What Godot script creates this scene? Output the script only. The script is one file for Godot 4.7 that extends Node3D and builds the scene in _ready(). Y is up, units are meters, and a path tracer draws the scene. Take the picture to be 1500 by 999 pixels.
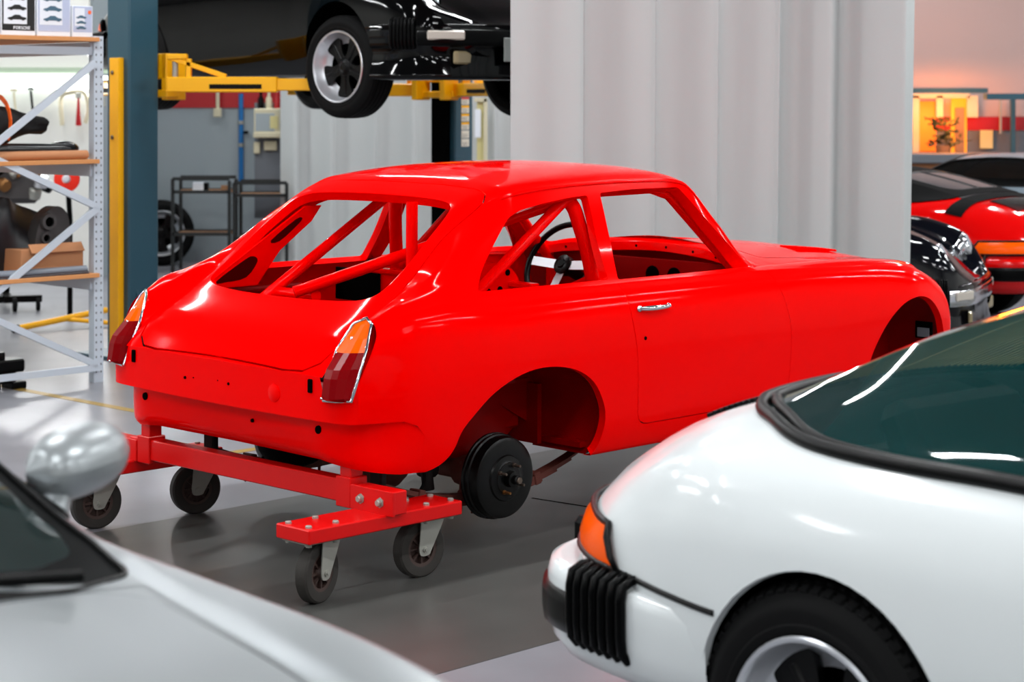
extends Node3D

const FPX := 2930.0
const EYE := 1.588
const HORIZON := 147.0

# ---------------------------------------------------------------- curves
class U:
	static func tang(a: float, b: float, ha: float, hb: float) -> float:
		if a * b <= 0.0:
			return 0.0
		var w1 := 2.0 * hb + ha
		var w2 := hb + 2.0 * ha
		return (w1 + w2) / (w1 / a + w2 / b)

	# monotone cubic through (xs, ys)
	static func pchip(xs: PackedFloat64Array, ys: PackedFloat64Array, x: float) -> float:
		var n := xs.size()
		if x <= xs[0]:
			return ys[0]
		if x >= xs[n - 1]:
			return ys[n - 1]
		var i := 0
		while x > xs[i + 1]:
			i += 1
		var h := xs[i + 1] - xs[i]
		var d := (ys[i + 1] - ys[i]) / h
		var m0 := d
		var m1 := d
		if i > 0:
			var hp := xs[i] - xs[i - 1]
			m0 = tang((ys[i] - ys[i - 1]) / hp, d, hp, h)
		if i < n - 2:
			var hn := xs[i + 2] - xs[i + 1]
			m1 = tang(d, (ys[i + 2] - ys[i + 1]) / hn, h, hn)
		var s := (x - xs[i]) / h
		var s2 := s * s
		var s3 := s2 * s
		return (2 * s3 - 3 * s2 + 1) * ys[i] + (s3 - 2 * s2 + s) * h * m0 + (-2 * s3 + 3 * s2) * ys[i + 1] + (s3 - s2) * h * m1

	# closed or open Catmull-Rom through 2D points; n points per span
	static func smooth2(p: PackedVector2Array, closed: bool, n: int) -> PackedVector2Array:
		var out := PackedVector2Array()
		var c := p.size()
		var spans := c if closed else c - 1
		for i in spans:
			var a := p[(i - 1 + c) % c] if closed or i > 0 else p[0] * 2.0 - p[1]
			var b := p[i]
			var d := p[(i + 1) % c]
			var e := p[(i + 2) % c] if closed or i < c - 2 else p[c - 1] * 2.0 - p[c - 2]
			for k in n:
				out.append(b.cubic_interpolate(d, a, e, float(k) / n))
		if not closed:
			out.append(p[c - 1])
		return out

	static func smooth3(p: Array, n: int) -> Array:
		var out := []
		var c := p.size()
		for i in c - 1:
			var a: Vector3 = p[i - 1] if i > 0 else p[0] * 2.0 - p[1]
			var e: Vector3 = p[i + 2] if i < c - 2 else p[c - 1] * 2.0 - p[c - 2]
			var b: Vector3 = p[i]
			for k in n:
				out.append(b.cubic_interpolate(p[i + 1], a, e, float(k) / n))
		out.append(p[c - 1])
		return out

	# points of a polyline no farther apart than step
	static func dense(p: PackedVector2Array, step: float, closed := true) -> PackedVector2Array:
		var out := PackedVector2Array()
		var c := p.size()
		for i in (c if closed else c - 1):
			var a := p[i]
			var b := p[(i + 1) % c]
			var n := maxi(1, ceili(a.distance_to(b) / step))
			for k in n:
				out.append(a.lerp(b, float(k) / n))
		if not closed:
			out.append(p[c - 1])
		return out

	# a polygon with its corners rounded off by r
	static func rounded(p: PackedVector2Array, r: float, n := 5) -> PackedVector2Array:
		var out := PackedVector2Array()
		var c := p.size()
		for i in c:
			var b := p[i]
			var da := (p[(i - 1 + c) % c] - b)
			var dc := (p[(i + 1) % c] - b)
			var q := minf(r, 0.48 * minf(da.length(), dc.length()))
			var s := b + da.normalized() * q
			var e := b + dc.normalized() * q
			for k in n + 1:
				var t := float(k) / n
				out.append(s.lerp(b, t).lerp(b.lerp(e, t), t))
		return out

	static func grow(p: PackedVector2Array, d: float) -> PackedVector2Array:
		var q := p
		if Geometry2D.is_polygon_clockwise(q):
			q = q.duplicate()
			q.reverse()
		var r := Geometry2D.offset_polygon(q, d, Geometry2D.JOIN_ROUND)
		return r[0] if r.size() else q

	# the same in (x, t), where one step of t is about 0.13 m
	static func grow2(p: PackedVector2Array, d: float, k := 0.13) -> PackedVector2Array:
		var q := PackedVector2Array()
		for a in p:
			q.append(Vector2(a.x, a.y * k))
		var out := PackedVector2Array()
		for a in grow(q, d):
			out.append(Vector2(a.x, a.y / k))
		return out

	static func v2(a: Array) -> PackedVector2Array:
		var out := PackedVector2Array()
		for i in range(0, a.size(), 2):
			out.append(Vector2(a[i], a[i + 1]))
		return out

	static func circle(c: Vector2, rx: float, ry: float, n: int) -> PackedVector2Array:
		var out := PackedVector2Array()
		for i in n:
			var a := TAU * i / n
			out.append(c + Vector2(cos(a) * rx, sin(a) * ry))
		return out

# ---------------------------------------------------------------- mesh builder
class MB:
	var v := PackedVector3Array()
	var n := PackedVector3Array()
	var ix := PackedInt32Array()
	var xf := Transform3D()

	func vert(p: Vector3, m: Vector3) -> int:
		v.append(xf * p)
		n.append((xf.basis * m).normalized())
		return v.size() - 1

	func face(a: int, b: int, c: int) -> void:
		var g := (v[b] - v[a]).cross(v[c] - v[a])
		if g.length_squared() < 1e-20:
			return
		if g.dot(n[a] + n[b] + n[c]) > 0.0:   # front faces run clockwise
			ix.append_array([a, c, b])
		else:
			ix.append_array([a, b, c])

	func tri(a: Vector3, b: Vector3, c: Vector3, m := Vector3.ZERO) -> void:
		var g := (b - a).cross(c - a).normalized()
		if m != Vector3.ZERO and g.dot(m) < 0.0:
			g = -g
		face(vert(a, g), vert(b, g), vert(c, g))

	# flat quad a b c d in order; faces towards m (or by the right hand of a b c)
	func quad(a: Vector3, b: Vector3, c: Vector3, d: Vector3, m := Vector3.ZERO) -> void:
		var g := (c - a).cross(d - b).normalized()
		if m != Vector3.ZERO and g.dot(m) < 0.0:
			g = -g
		var i := vert(a, g)
		vert(b, g)
		vert(c, g)
		vert(d, g)
		face(i, i + 1, i + 2)
		face(i, i + 2, i + 3)

	func box(c: Vector3, s: Vector3, b := Basis(), bev := 0.0) -> void:
		var h := s * 0.5
		var e := minf(bev, minf(h.x, minf(h.y, h.z)) * 0.9)
		for ax in 3:
			for sg in [-1.0, 1.0]:
				var m := Vector3.ZERO
				m[ax] = sg
				var u := (ax + 1) % 3
				var w := (ax + 2) % 3
				var q := []
				for k in [[-1, -1], [1, -1], [1, 1], [-1, 1]]:
					var p := Vector3.ZERO
					p[ax] = sg * h[ax]
					p[u] = k[0] * (h[u] - e)
					p[w] = k[1] * (h[w] - e)
					q.append(c + b * p)
				quad(q[0], q[1], q[2], q[3], b * m)
		if e <= 0.0:
			return
		for ax in 3:
			var u := (ax + 1) % 3
			var w := (ax + 2) % 3
			for su in [-1.0, 1.0]:
				for sw in [-1.0, 1.0]:
					var q := []
					for k in [[-1, 0], [1, 0], [1, 1], [-1, 1]]:
						var p := Vector3.ZERO
						p[ax] = k[0] * (h[ax] - e)
						p[u] = su * (h[u] - (e if k[1] else 0.0))
						p[w] = sw * (h[w] - (0.0 if k[1] else e))
						q.append(c + b * p)
					var m := Vector3.ZERO
					m[u] = su
					m[w] = sw
					quad(q[0], q[1], q[2], q[3], b * m)
		for sx in [-1.0, 1.0]:
			for sy in [-1.0, 1.0]:
				for sz in [-1.0, 1.0]:
					var sg := Vector3(sx, sy, sz)
					tri(c + b * (sg * (h - Vector3(0, e, e))), c + b * (sg * (h - Vector3(e, 0, e))), c + b * (sg * (h - Vector3(e, e, 0))), b * sg)

	# a box between two points (length along a-b), w wide across up x dir, t thick along up
	func bar(a: Vector3, b: Vector3, w: float, t: float, up := Vector3.UP, bev := 0.0) -> void:
		var d := (b - a).normalized()
		var s := d.cross(up).normalized()
		var u := s.cross(d)
		box((a + b) * 0.5, Vector3(a.distance_to(b), t, w), Basis(d, u, s), bev)

	func tube(p: Array, r: Variant, seg := 10, caps := true, closed := false) -> void:
		var c := p.size()
		var dirs := []
		for i in c:
			var a: Vector3 = p[(i - 1 + c) % c] if closed else p[maxi(i - 1, 0)]
			var b: Vector3 = p[(i + 1) % c] if closed else p[mini(i + 1, c - 1)]
			dirs.append((b - a).normalized())
		var up := Vector3.UP if absf(dirs[0].y) < 0.9 else Vector3.RIGHT
		var rows := []
		for i in c:
			var d: Vector3 = dirs[i]
			var s := d.cross(up).normalized()
			up = s.cross(d).normalized()
			var rr: float = r[i] if r is Array else r
			var row := []
			for k in seg:
				var a := TAU * k / seg
				var m := s * cos(a) + up * sin(a)
				row.append(vert(p[i] + m * rr, m))
			rows.append(row)
		for i in (c if closed else c - 1):
			var q: Array = rows[(i + 1) % c]
			for k in seg:
				var l := (k + 1) % seg
				face(rows[i][k], rows[i][l], q[l])
				face(rows[i][k], q[l], q[k])
		if caps and not closed:
			for e in [0, c - 1]:
				var m: Vector3 = -dirs[0] if e == 0 else dirs[c - 1]
				var o := vert(p[e], m)
				var first := v.size()
				for k in seg:
					v.append(v[rows[e][k]])
					n.append((xf.basis * m).normalized())
				for k in seg:
					face(o, first + k, first + (k + 1) % seg)

	# profile of (radius, height along axis); axis = b.y
	func lathe(prof: PackedVector2Array, o: Vector3, b := Basis(), seg := 24, crease := 0.6, arc := TAU) -> void:
		var c := prof.size()
		var closed := arc >= TAU - 0.001
		for i in c - 1:
			var d := (prof[i + 1] - prof[i]).normalized()
			if d == Vector2.ZERO:
				continue
			var m0 := Vector2(d.y, -d.x)
			var ma := m0
			var mb := m0
			if i > 0:
				var e := (prof[i] - prof[i - 1]).normalized()
				if absf(e.angle_to(d)) < crease:
					ma = (Vector2(e.y, -e.x) + m0).normalized()
			if i < c - 2:
				var e := (prof[i + 2] - prof[i + 1]).normalized()
				if absf(e.angle_to(d)) < crease:
					mb = (Vector2(e.y, -e.x) + m0).normalized()
			var first := v.size()
			for k in seg + 1:
				var a := arc * k / seg
				var rad := b.x * cos(a) + b.z * sin(a)
				vert(o + rad * prof[i].x + b.y * prof[i].y, rad * ma.x + b.y * ma.y)
				vert(o + rad * prof[i + 1].x + b.y * prof[i + 1].y, rad * mb.x + b.y * mb.y)
			for k in seg:
				var q := first + k * 2
				face(q, q + 1, q + 3)
				face(q, q + 3, q + 2)

	# polygon in the x-y plane of t, extruded from z = 0 to z = depth
	func prism(poly: PackedVector2Array, depth: float, t := Transform3D(), smooth := false) -> void:
		var p := poly
		if Geometry2D.is_polygon_clockwise(p):
			p = p.duplicate()
			p.reverse()
		var tr := Geometry2D.triangulate_polygon(p)
		for z in [0.0, depth]:
			var m: Vector3 = t.basis.z * (-1.0 if (z == 0.0) == (depth > 0.0) else 1.0)
			var first := v.size()
			for q in p:
				vert(t * Vector3(q.x, q.y, z), m)
			for i in range(0, tr.size(), 3):
				face(first + tr[i], first + tr[i + 1], first + tr[i + 2])
		var c := p.size()
		for i in c:
			var a := p[i]
			var b := p[(i + 1) % c]
			var d := (b - a).normalized()
			var m := Vector2(d.y, -d.x)
			var ma := m
			var mb := m
			if smooth:
				var e := (a - p[(i - 1 + c) % c]).normalized()
				var f := (p[(i + 2) % c] - b).normalized()
				ma = (Vector2(e.y, -e.x) + m).normalized() if absf(e.angle_to(d)) < 0.7 else m
				mb = (Vector2(f.y, -f.x) + m).normalized() if absf(f.angle_to(d)) < 0.7 else m
			var na := t.basis * Vector3(ma.x, ma.y, 0)
			var nb := t.basis * Vector3(mb.x, mb.y, 0)
			var i0 := vert(t * Vector3(a.x, a.y, 0), na)
			vert(t * Vector3(b.x, b.y, 0), nb)
			vert(t * Vector3(b.x, b.y, depth), nb)
			vert(t * Vector3(a.x, a.y, depth), na)
			face(i0, i0 + 1, i0 + 2)
			face(i0, i0 + 2, i0 + 3)

	func ell(c: Vector3, r: Vector3, b := Basis(), seg := 16, rings := 10) -> void:
		var rows := []
		for i in rings + 1:
			var t := PI * i / rings
			var row := []
			for k in seg + 1:
				var a := TAU * k / seg
				var d := Vector3(sin(t) * cos(a), cos(t), sin(t) * sin(a))
				row.append(vert(c + b * (d * r), b * (d / r)))
			rows.append(row)
		for i in rings:
			for k in seg:
				face(rows[i][k], rows[i][k + 1], rows[i + 1][k + 1])
				face(rows[i][k], rows[i + 1][k + 1], rows[i + 1][k])

	# rows of points, smooth normals; side = +1 / -1 picks which way it faces
	func grid(rows: Array, side := 1.0, wrap := false) -> void:
		var nr := rows.size()
		var nc: int = rows[0].size()
		var first := v.size()
		for i in nr:
			for k in nc:
				var a: Vector3 = rows[maxi(i - 1, 0)][k]
				var b: Vector3 = rows[mini(i + 1, nr - 1)][k]
				var c: Vector3 = rows[i][(k - 1 + nc) % nc if wrap else maxi(k - 1, 0)]
				var d: Vector3 = rows[i][(k + 1) % nc if wrap else mini(k + 1, nc - 1)]
				var m := (b - a).cross(d - c) * side
				if m.length_squared() < 1e-16:   # at a pole
					var j := 1 if i == 0 else (i - 1 if i == nr - 1 else i)
					a = rows[maxi(j - 1, 0)][k]
					b = rows[mini(j + 1, nr - 1)][k]
					c = rows[j][(k - 1 + nc) % nc if wrap else maxi(k - 1, 0)]
					d = rows[j][(k + 1) % nc if wrap else mini(k + 1, nc - 1)]
					m = (b - a).cross(d - c) * side
				vert(rows[i][k], m if m.length_squared() > 0.0 else Vector3.UP)
		for i in nr - 1:
			for k in (nc if wrap else nc - 1):
				var l := (k + 1) % nc
				face(first + i * nc + k, first + i * nc + l, first + (i + 1) * nc + l)
				face(first + i * nc + k, first + (i + 1) * nc + l, first + (i + 1) * nc + k)

	func mesh() -> ArrayMesh:
		var a := []
		a.resize(Mesh.ARRAY_MAX)
		a[Mesh.ARRAY_VERTEX] = v
		a[Mesh.ARRAY_NORMAL] = n
		a[Mesh.ARRAY_INDEX] = ix
		var m := ArrayMesh.new()
		if ix.size():
			m.add_surface_from_arrays(Mesh.PRIMITIVE_TRIANGLES, a)
		return m

# ---------------------------------------------------------------- car body: half sections along x
class Loft:
	var kx := []          # per knot: keyed x, y, z
	var ky := []
	var kz := []
	var corner := {}      # knots where the section has a crease
	var cache := {}
	var nk := 0

	# keys: [x, y, z, x, y, z, ...]
	func line(keys: Array, crease := false) -> void:
		var a := PackedFloat64Array()
		var b := PackedFloat64Array()
		var c := PackedFloat64Array()
		for i in range(0, keys.size(), 3):
			a.append(keys[i])
			b.append(keys[i + 1])
			c.append(keys[i + 2])
		kx.append(a)
		ky.append(b)
		kz.append(c)
		if crease:
			corner[nk] = true
		nk += 1

	func sec(x: float) -> Array:
		var key := roundi(x * 100000.0)
		if cache.has(key):
			return cache[key]
		var ys := PackedFloat64Array()
		var zs := PackedFloat64Array()
		for k in nk:
			ys.append(U.pchip(kx[k], ky[k], x))
			zs.append(U.pchip(kx[k], kz[k], x))
		var s := [ys, zs, slopes(ys), slopes(zs)]
		cache[key] = s
		return s

	# left and right slopes at each knot
	func slopes(q: PackedFloat64Array) -> Array:
		var l := PackedFloat64Array()
		var r := PackedFloat64Array()
		for k in nk:
			var dl := q[k] - q[k - 1] if k > 0 else q[1] - q[0]
			var dr := q[k + 1] - q[k] if k < nk - 1 else q[k] - q[k - 1]
			if corner.has(k):
				l.append(dl)
				r.append(dr)
			else:
				var m := U.tang(dl, dr, 1.0, 1.0) if k > 0 and k < nk - 1 else (0.0 if k == nk - 1 and absf(q[k]) > 0.02 else dl)
				l.append(m)
				r.append(m)
		return [l, r]

	func at(x: float, t: float) -> Vector3:
		var s := sec(x)
		var k := clampi(int(t), 0, nk - 2)
		var f := t - k
		var f2 := f * f
		var f3 := f2 * f
		var h0 := 2 * f3 - 3 * f2 + 1
		var h1 := f3 - 2 * f2 + f
		var h2 := -2 * f3 + 3 * f2
		var h3 := f3 - f2
		return Vector3(x, h0 * s[0][k] + h1 * s[2][1][k] + h2 * s[0][k + 1] + h3 * s[2][0][k + 1], h0 * s[1][k] + h1 * s[3][1][k] + h2 * s[1][k + 1] + h3 * s[3][0][k + 1])

	func nrm(x: float, t: float, ta := -1.0, tb := 99.0) -> Vector3:
		var lo := maxf(maxf(t - 0.03, 0.0), ta)
		var hi := minf(minf(t + 0.03, nk - 1.0), tb)
		for c in corner:
			if c > lo + 0.0001 and c < hi - 0.0001:
				if t >= c:
					lo = c
				else:
					hi = c
		var m := (at(x + 0.006, t) - at(x - 0.006, t)).cross(at(x, hi) - at(x, lo))
		if m.length_squared() < 1e-16:
			return Vector3(0, 1, 0)
		return m.normalized()

	func t_of_y(x: float, y: float, ta: float, tb: float) -> float:
		var lo := ta
		var hi := tb
		for i in 22:
			var m := (lo + hi) * 0.5
			if at(x, m).y < y:
				lo = m
			else:
				hi = m
		return (lo + hi) * 0.5

	func t_of_z(x: float, z: float, ta: float, tb: float) -> float:
		var lo := ta
		var hi := tb
		for i in 22:
			var m := (lo + hi) * 0.5
			if at(x, m).z > z:
				lo = m
			else:
				hi = m
		return (lo + hi) * 0.5

	# outline drawn in side view (x, y) -> (x, t)
	func side(p: PackedVector2Array, ta: float, tb: float, step := 0.02, closed := true) -> PackedVector2Array:
		var out := PackedVector2Array()
		for q in U.dense(p, step, closed):
			var t := t_of_y(q.x, q.y, ta, tb)
			out.append(Vector2(q.x, t if t > 0.001 else -0.5))
		return out

	# outline drawn in plan (x, z >= 0) -> (x, t)
	func plan(p: PackedVector2Array, ta: float, tb: float, step := 0.02, closed := true) -> PackedVector2Array:
		var out := PackedVector2Array()
		for q in U.dense(p, step, closed):
			var t := t_of_z(q.x, q.y, ta, tb)
			out.append(Vector2(q.x, t if t < nk - 1.001 else nk - 0.5))
		return out

	# surface over x0..x1, ta..tb; keep: polygons it is limited to, holes: polygons cut out (all in x, t)
	func patch(mb: MB, x0: float, x1: float, nx: int, ta: float, tb: float, nt: int, zs: float, keep := [], holes := [], lift := 0.0) -> void:
		var boxes := []
		for h in keep + holes:
			var r := Rect2(h[0], Vector2.ZERO)
			for q in h:
				r = r.expand(q)
			boxes.append(r)
		var made := {}
		var put := func(x: float, t: float) -> int:
			var p := at(x, t)
			var m := nrm(x, t, ta, tb)
			p += m * lift
			p.z *= zs
			m.z *= zs
			return mb.vert(p, m)
		for i in nx:
			var xa := lerpf(x0, x1, float(i) / nx)
			var xb := lerpf(x0, x1, float(i + 1) / nx)
			for k in nt:
				var t0 := lerpf(ta, tb, float(k) / nt)
				var t1 := lerpf(ta, tb, float(k + 1) / nt)
				var r := Rect2(xa, t0, xb - xa, t1 - t0)
				var polys := [PackedVector2Array([Vector2(xa, t0), Vector2(xb, t0), Vector2(xb, t1), Vector2(xa, t1)])]
				var whole := true
				for j in boxes.size():
					var cuts: PackedVector2Array = keep[j] if j < keep.size() else holes[j - keep.size()]
					if not r.intersects(boxes[j].grow(0.0005)):
						if j < keep.size():
							polys = []
						continue
					var next := []
					for p in polys:
						for q in (Geometry2D.intersect_polygons(p, cuts) if j < keep.size() else Geometry2D.clip_polygons(p, cuts)):
							if not Geometry2D.is_polygon_clockwise(q):
								next.append(q)
					whole = false
					polys = next
				if polys.size() == 1 and polys[0].size() == 4 and not whole:
					var area := 0.0
					for a in 4:
						area += polys[0][a].cross(polys[0][(a + 1) % 4]) * 0.5
					whole = absf(absf(area) - r.get_area()) < 1e-7
				if whole:
					var id := []
					for c in [[i, k], [i + 1, k], [i + 1, k + 1], [i, k + 1]]:
						var key: int = c[0] * 1000 + c[1]
						if not made.has(key):
							made[key] = put.call(lerpf(x0, x1, float(c[0]) / nx), lerpf(ta, tb, float(c[1]) / nt))
						id.append(made[key])
					mb.face(id[0], id[1], id[2])
					mb.face(id[0], id[2], id[3])
				else:
					for p in polys:
						var tr := Geometry2D.triangulate_polygon(p)
						var id := []
						for q in p:
							id.append(put.call(q.x, q.y))
						for a in range(0, tr.size(), 3):
							mb.face(id[tr[a]], id[tr[a + 1]], id[tr[a + 2]])

	# a strip turned in from the outline (x, t) by depth; into = true: the strip faces the middle of the outline
	func flange(mb: MB, p: PackedVector2Array, depth: float, zs: float, closed := true, into := true, tilt := 0.0) -> void:
		var mid := Vector3.ZERO
		var c := p.size()
		for q in p:
			mid += at(q.x, clampf(q.y, 0.0, nk - 1.0)) / c
		for i in (c if closed else c - 1):
			var qa := p[i]
			var qb := p[(i + 1) % c]
			if minf(qa.y, qb.y) > nk - 1.02 or maxf(qa.y, qb.y) < 0.0:
				continue   # along the middle of the car there is no edge
			qa.y = clampf(qa.y, 0.0, nk - 1.0)
			qb.y = clampf(qb.y, 0.0, nk - 1.0)
			var a := at(qa.x, qa.y)
			var b := at(qb.x, qb.y)
			var na := nrm(qa.x, qa.y)
			var nb := nrm(qb.x, qb.y)
			var ca := a - na * depth + (a - mid).normalized() * tilt
			var cb := b - nb * depth + (b - mid).normalized() * tilt
			var m := (mid - (a + b) * 0.5) * (1.0 if into else -1.0)
			for w in [0]:
				var pts := [a, b, cb, ca]
				for z in 4:
					pts[z] = Vector3(pts[z].x, pts[z].y, pts[z].z * zs)
				mb.quad(pts[0], pts[1], pts[2], pts[3], Vector3(m.x, m.y, m.z * zs))

	# a thin bead along the outline
	func bead(mb: MB, p: PackedVector2Array, r: float, zs: float, closed := true, out := 0.0, seg := 6) -> void:
		var pts := []
		for q in p:
			var a := at(q.x, q.y) + nrm(q.x, q.y) * out
			pts.append(Vector3(a.x, a.y, a.z * zs))
		mb.tube(pts, r, seg, true, closed)

# ---------------------------------------------------------------- naming
var taken := {}

func numbered(called: String) -> String:
	if not taken.has(called):
		taken[called] = 0
		return called
	taken[called] += 1
	return "%s_%03d" % [called, taken[called]]

func tag(o: Node3D, label: String, category: String, group := "") -> Node3D:
	o.set_meta("label", label)
	o.set_meta("category", category)
	if group:
		o.set_meta("group", group)
	return o

func thing(called: String, label: String, category: String, at := Vector3.ZERO, turn := 0.0, group := "") -> Node3D:
	var o := Node3D.new()
	o.name = numbered(called)
	add_child(o)
	o.position = at
	o.rotation.y = turn
	tag(o, label, category, group)
	return o

func obj(called: String, mb: MB, m: Material, parent: Node = self, label := "") -> MeshInstance3D:
	var o := MeshInstance3D.new()
	o.name = called if parent != self else numbered(called)
	o.mesh = mb.mesh()
	o.material_override = m
	parent.add_child(o, true)
	if label:
		o.set_meta("label", label)
	return o

func struct(called: String, mb: MB, m: Material, parent: Node = self) -> MeshInstance3D:
	var o := obj(called, mb, m, parent)
	o.set_meta("kind", "structure")
	return o

func copy_of(root: Node3D, at: Vector3, turn: float, label: String) -> Node3D:
	var r: Node3D = root.duplicate()
	r.name = numbered(String(root.name).trim_suffix("_001"))
	add_child(r)
	r.position = at
	r.rotation.y = turn
	r.set_meta("label", label)
	return r

func mat(c: Color, rough := 0.5, metal := 0.0, spec := 0.5) -> StandardMaterial3D:
	var m := StandardMaterial3D.new()
	m.albedo_color = c
	m.roughness = rough
	m.metallic = metal
	m.metallic_specular = spec
	return m

func noise_tex(freq: float, lo: Color, hi: Color, sd: int, size := 256, mid := 0.5, oct := 4) -> NoiseTexture2D:
	var f := FastNoiseLite.new()
	f.seed = sd
	f.frequency = freq
	f.fractal_octaves = oct
	var g := Gradient.new()
	g.set_color(0, lo)
	g.set_color(1, hi)
	var t := NoiseTexture2D.new()
	t.width = size
	t.height = size
	t.seamless = true
	t.noise = f
	t.color_ramp = g
	return t

# a point seen at pixel (u, v) of the photograph, d metres ahead
func px(u: float, v: float, d: float) -> Vector3:
	return Vector3((u - 750.0) / FPX * d, EYE - (v - HORIZON) / FPX * d, -d)

func glow(m: StandardMaterial3D, c: Color, e: float) -> StandardMaterial3D:
	m.emission_enabled = true
	m.emission = c
	m.emission_energy_multiplier = e
	return m

const LAMP := 6.6

func camera_and_light() -> void:
	var cam := Camera3D.new()
	cam.name = "camera"
	cam.projection = Camera3D.PROJECTION_FRUSTUM
	cam.near = 0.05
	cam.far = 100.0
	cam.size = 0.05 * 999.0 / FPX
	cam.frustum_offset = Vector2(0, -0.05 * (499.5 - HORIZON) / FPX)
	cam.position = Vector3(0, EYE, 0)
	cam.current = true
	var lens := CameraAttributesPhysical.new()
	lens.frustum_focal_length = 70.0
	lens.frustum_focus_distance = 6.9
	lens.frustum_near = 0.05
	lens.frustum_far = 100.0
	lens.exposure_aperture = 4.5
	cam.attributes = lens
	add_child(cam)
	var we := WorldEnvironment.new()
	we.name = "world"
	var e := Environment.new()
	e.tonemap_mode = Environment.TONE_MAPPER_LINEAR
	e.tonemap_exposure = 1.0
	e.background_mode = Environment.BG_COLOR
	e.background_color = Color(0.0, 0.0, 0.0)
	e.sdfgi_enabled = true
	e.ssao_enabled = true
	e.ssil_enabled = true
	we.environment = e
	add_child(we)

func materials() -> Dictionary:
	var M := {}
	var red := mat(Color(1.0, 0.0, 0.0), 0.07, 0.0, 0.15)
	M.red = red
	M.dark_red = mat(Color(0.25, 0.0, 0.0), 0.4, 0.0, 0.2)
	M.shaded_red = mat(Color(0.55, 0.0, 0.0), 0.35, 0.0, 0.25)  # body red with the shade of wheel houses and cabin put into it
	M.red_steel = mat(Color(0.85, 0.03, 0.03), 0.3, 0.0, 0.35)
	M.dark = mat(Color(0.02, 0.01, 0.01), 0.7, 0.0, 0.2)
	M.black = mat(Color(0.008, 0.008, 0.008), 0.8, 0.0, 0.1)
	M.black_gloss = mat(Color(0.012, 0.013, 0.015), 0.28, 0.0, 0.22)
	M.chrome = mat(Color(0.85, 0.86, 0.88), 0.08, 1.0)
	M.alloy = mat(Color(0.82, 0.83, 0.85), 0.32, 0.7)
	M.zinc = mat(Color(0.66, 0.66, 0.63), 0.45, 0.5)
	M.worn_steel = mat(Color(0.45, 0.40, 0.36), 0.45, 0.9)
	M.brass = mat(Color(0.6, 0.42, 0.25), 0.4, 0.9)
	M.drum = mat(Color(0.02, 0.02, 0.02), 0.3, 0.0, 0.35)
	M.rust = mat(Color(0.42, 0.20, 0.16), 0.7)
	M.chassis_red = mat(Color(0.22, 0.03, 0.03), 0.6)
	M.dark_rust = mat(Color(0.07, 0.035, 0.03), 0.8)
	M.rubber = mat(Color(0.05, 0.05, 0.052), 0.7, 0.0, 0.25)
	M.caster_rubber = mat(Color(0.17, 0.155, 0.14), 0.75)
	M.caster_hub = mat(Color(0.25, 0.18, 0.16), 0.6)
	var rl := mat(Color(0.50, 0.0, 0.02), 0.2, 0.0, 0.22)
	M.red_lens = rl
	var al := mat(Color(1.0, 0.36, 0.0), 0.2, 0.0, 0.22)
	M.amber_lens = al
	M.reflector = mat(Color(0.7, 0.7, 0.7), 0.25, 0.9)
	var fl := mat(Color(0.53, 0.535, 0.56), 0.22, 0.0, 0.5)
	M.floor = fl
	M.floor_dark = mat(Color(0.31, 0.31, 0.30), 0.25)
	M.spoke = mat(Color(0.02, 0.02, 0.022), 0.3, 0.0, 0.3)
	M.seal = mat(Color(0.012, 0.012, 0.014), 0.35, 0.0, 0.28)
	M.cabin = mat(Color(0.15, 0.19, 0.19), 0.8)
	M.wire = mat(Color(0.75, 0.70, 0.45), 0.6)
	M.soft_top = mat(Color(0.02, 0.02, 0.022), 0.85, 0.0, 0.2)
	M.plastic_window = mat(Color(0.30, 0.29, 0.30), 0.18)
	M.clear_lens = mat(Color(0.75, 0.72, 0.68), 0.15)
	M.fog_lens = mat(Color(0.55, 0.50, 0.38), 0.15)
	M.lamp_glass = mat(Color(0.72, 0.75, 0.78), 0.12, 0.3)
	M.white = mat(Color(0.85, 0.87, 0.875), 0.12, 0.0, 0.4)
	M.black_paint = mat(Color(0.005, 0.006, 0.009), 0.06, 0.0, 0.35)
	M.blue_paint = mat(Color(0.012, 0.02, 0.05), 0.06)
	M.far_red = mat(Color(0.80, 0.01, 0.01), 0.08, 0.0, 0.4)
	M.grey_paint = mat(Color(0.50, 0.56, 0.60), 0.15, 0.3)
	var tg := mat(Color(0.0, 0.25, 0.25, 0.36), 0.03)
	tg.transparency = BaseMaterial3D.TRANSPARENCY_ALPHA
	M.teal_glass = tg
	var dg := mat(Color(0.03, 0.04, 0.04, 0.6), 0.03)
	dg.transparency = BaseMaterial3D.TRANSPARENCY_ALPHA
	M.dark_glass = dg
	M.ceiling = mat(Color(0.5, 0.5, 0.5), 0.9)
	M.wall = mat(Color(0.86, 0.86, 0.84), 0.8)
	M.wall_grey = mat(Color(0.60, 0.64, 0.66), 0.6)
	M.wall_right = mat(Color(0.72, 0.62, 0.60), 0.7)
	M.band = mat(Color(0.66, 0.0, 0.05), 0.5)
	M.light_white = mat(Color(0.85, 0.85, 0.85), 0.5)
	M.tube_glow = glow(mat(Color(1, 1, 1), 0.4), Color(0.985, 0.995, 1.0), 12.0)
	M.lift_blue = mat(Color(0.17, 0.32, 0.38), 0.4)
	M.lift_yellow = mat(Color(1.0, 0.72, 0.0), 0.4)
	M.sticker = mat(Color(0.92, 0.90, 0.84), 0.5)
	M.sticker_red = mat(Color(0.8, 0.25, 0.2), 0.5)
	M.print_grey = mat(Color(0.35, 0.35, 0.36), 0.6)
	M.print_black = mat(Color(0.03, 0.035, 0.04), 0.5)
	M.print_pale = mat(Color(0.70, 0.74, 0.84), 0.5)
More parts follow.
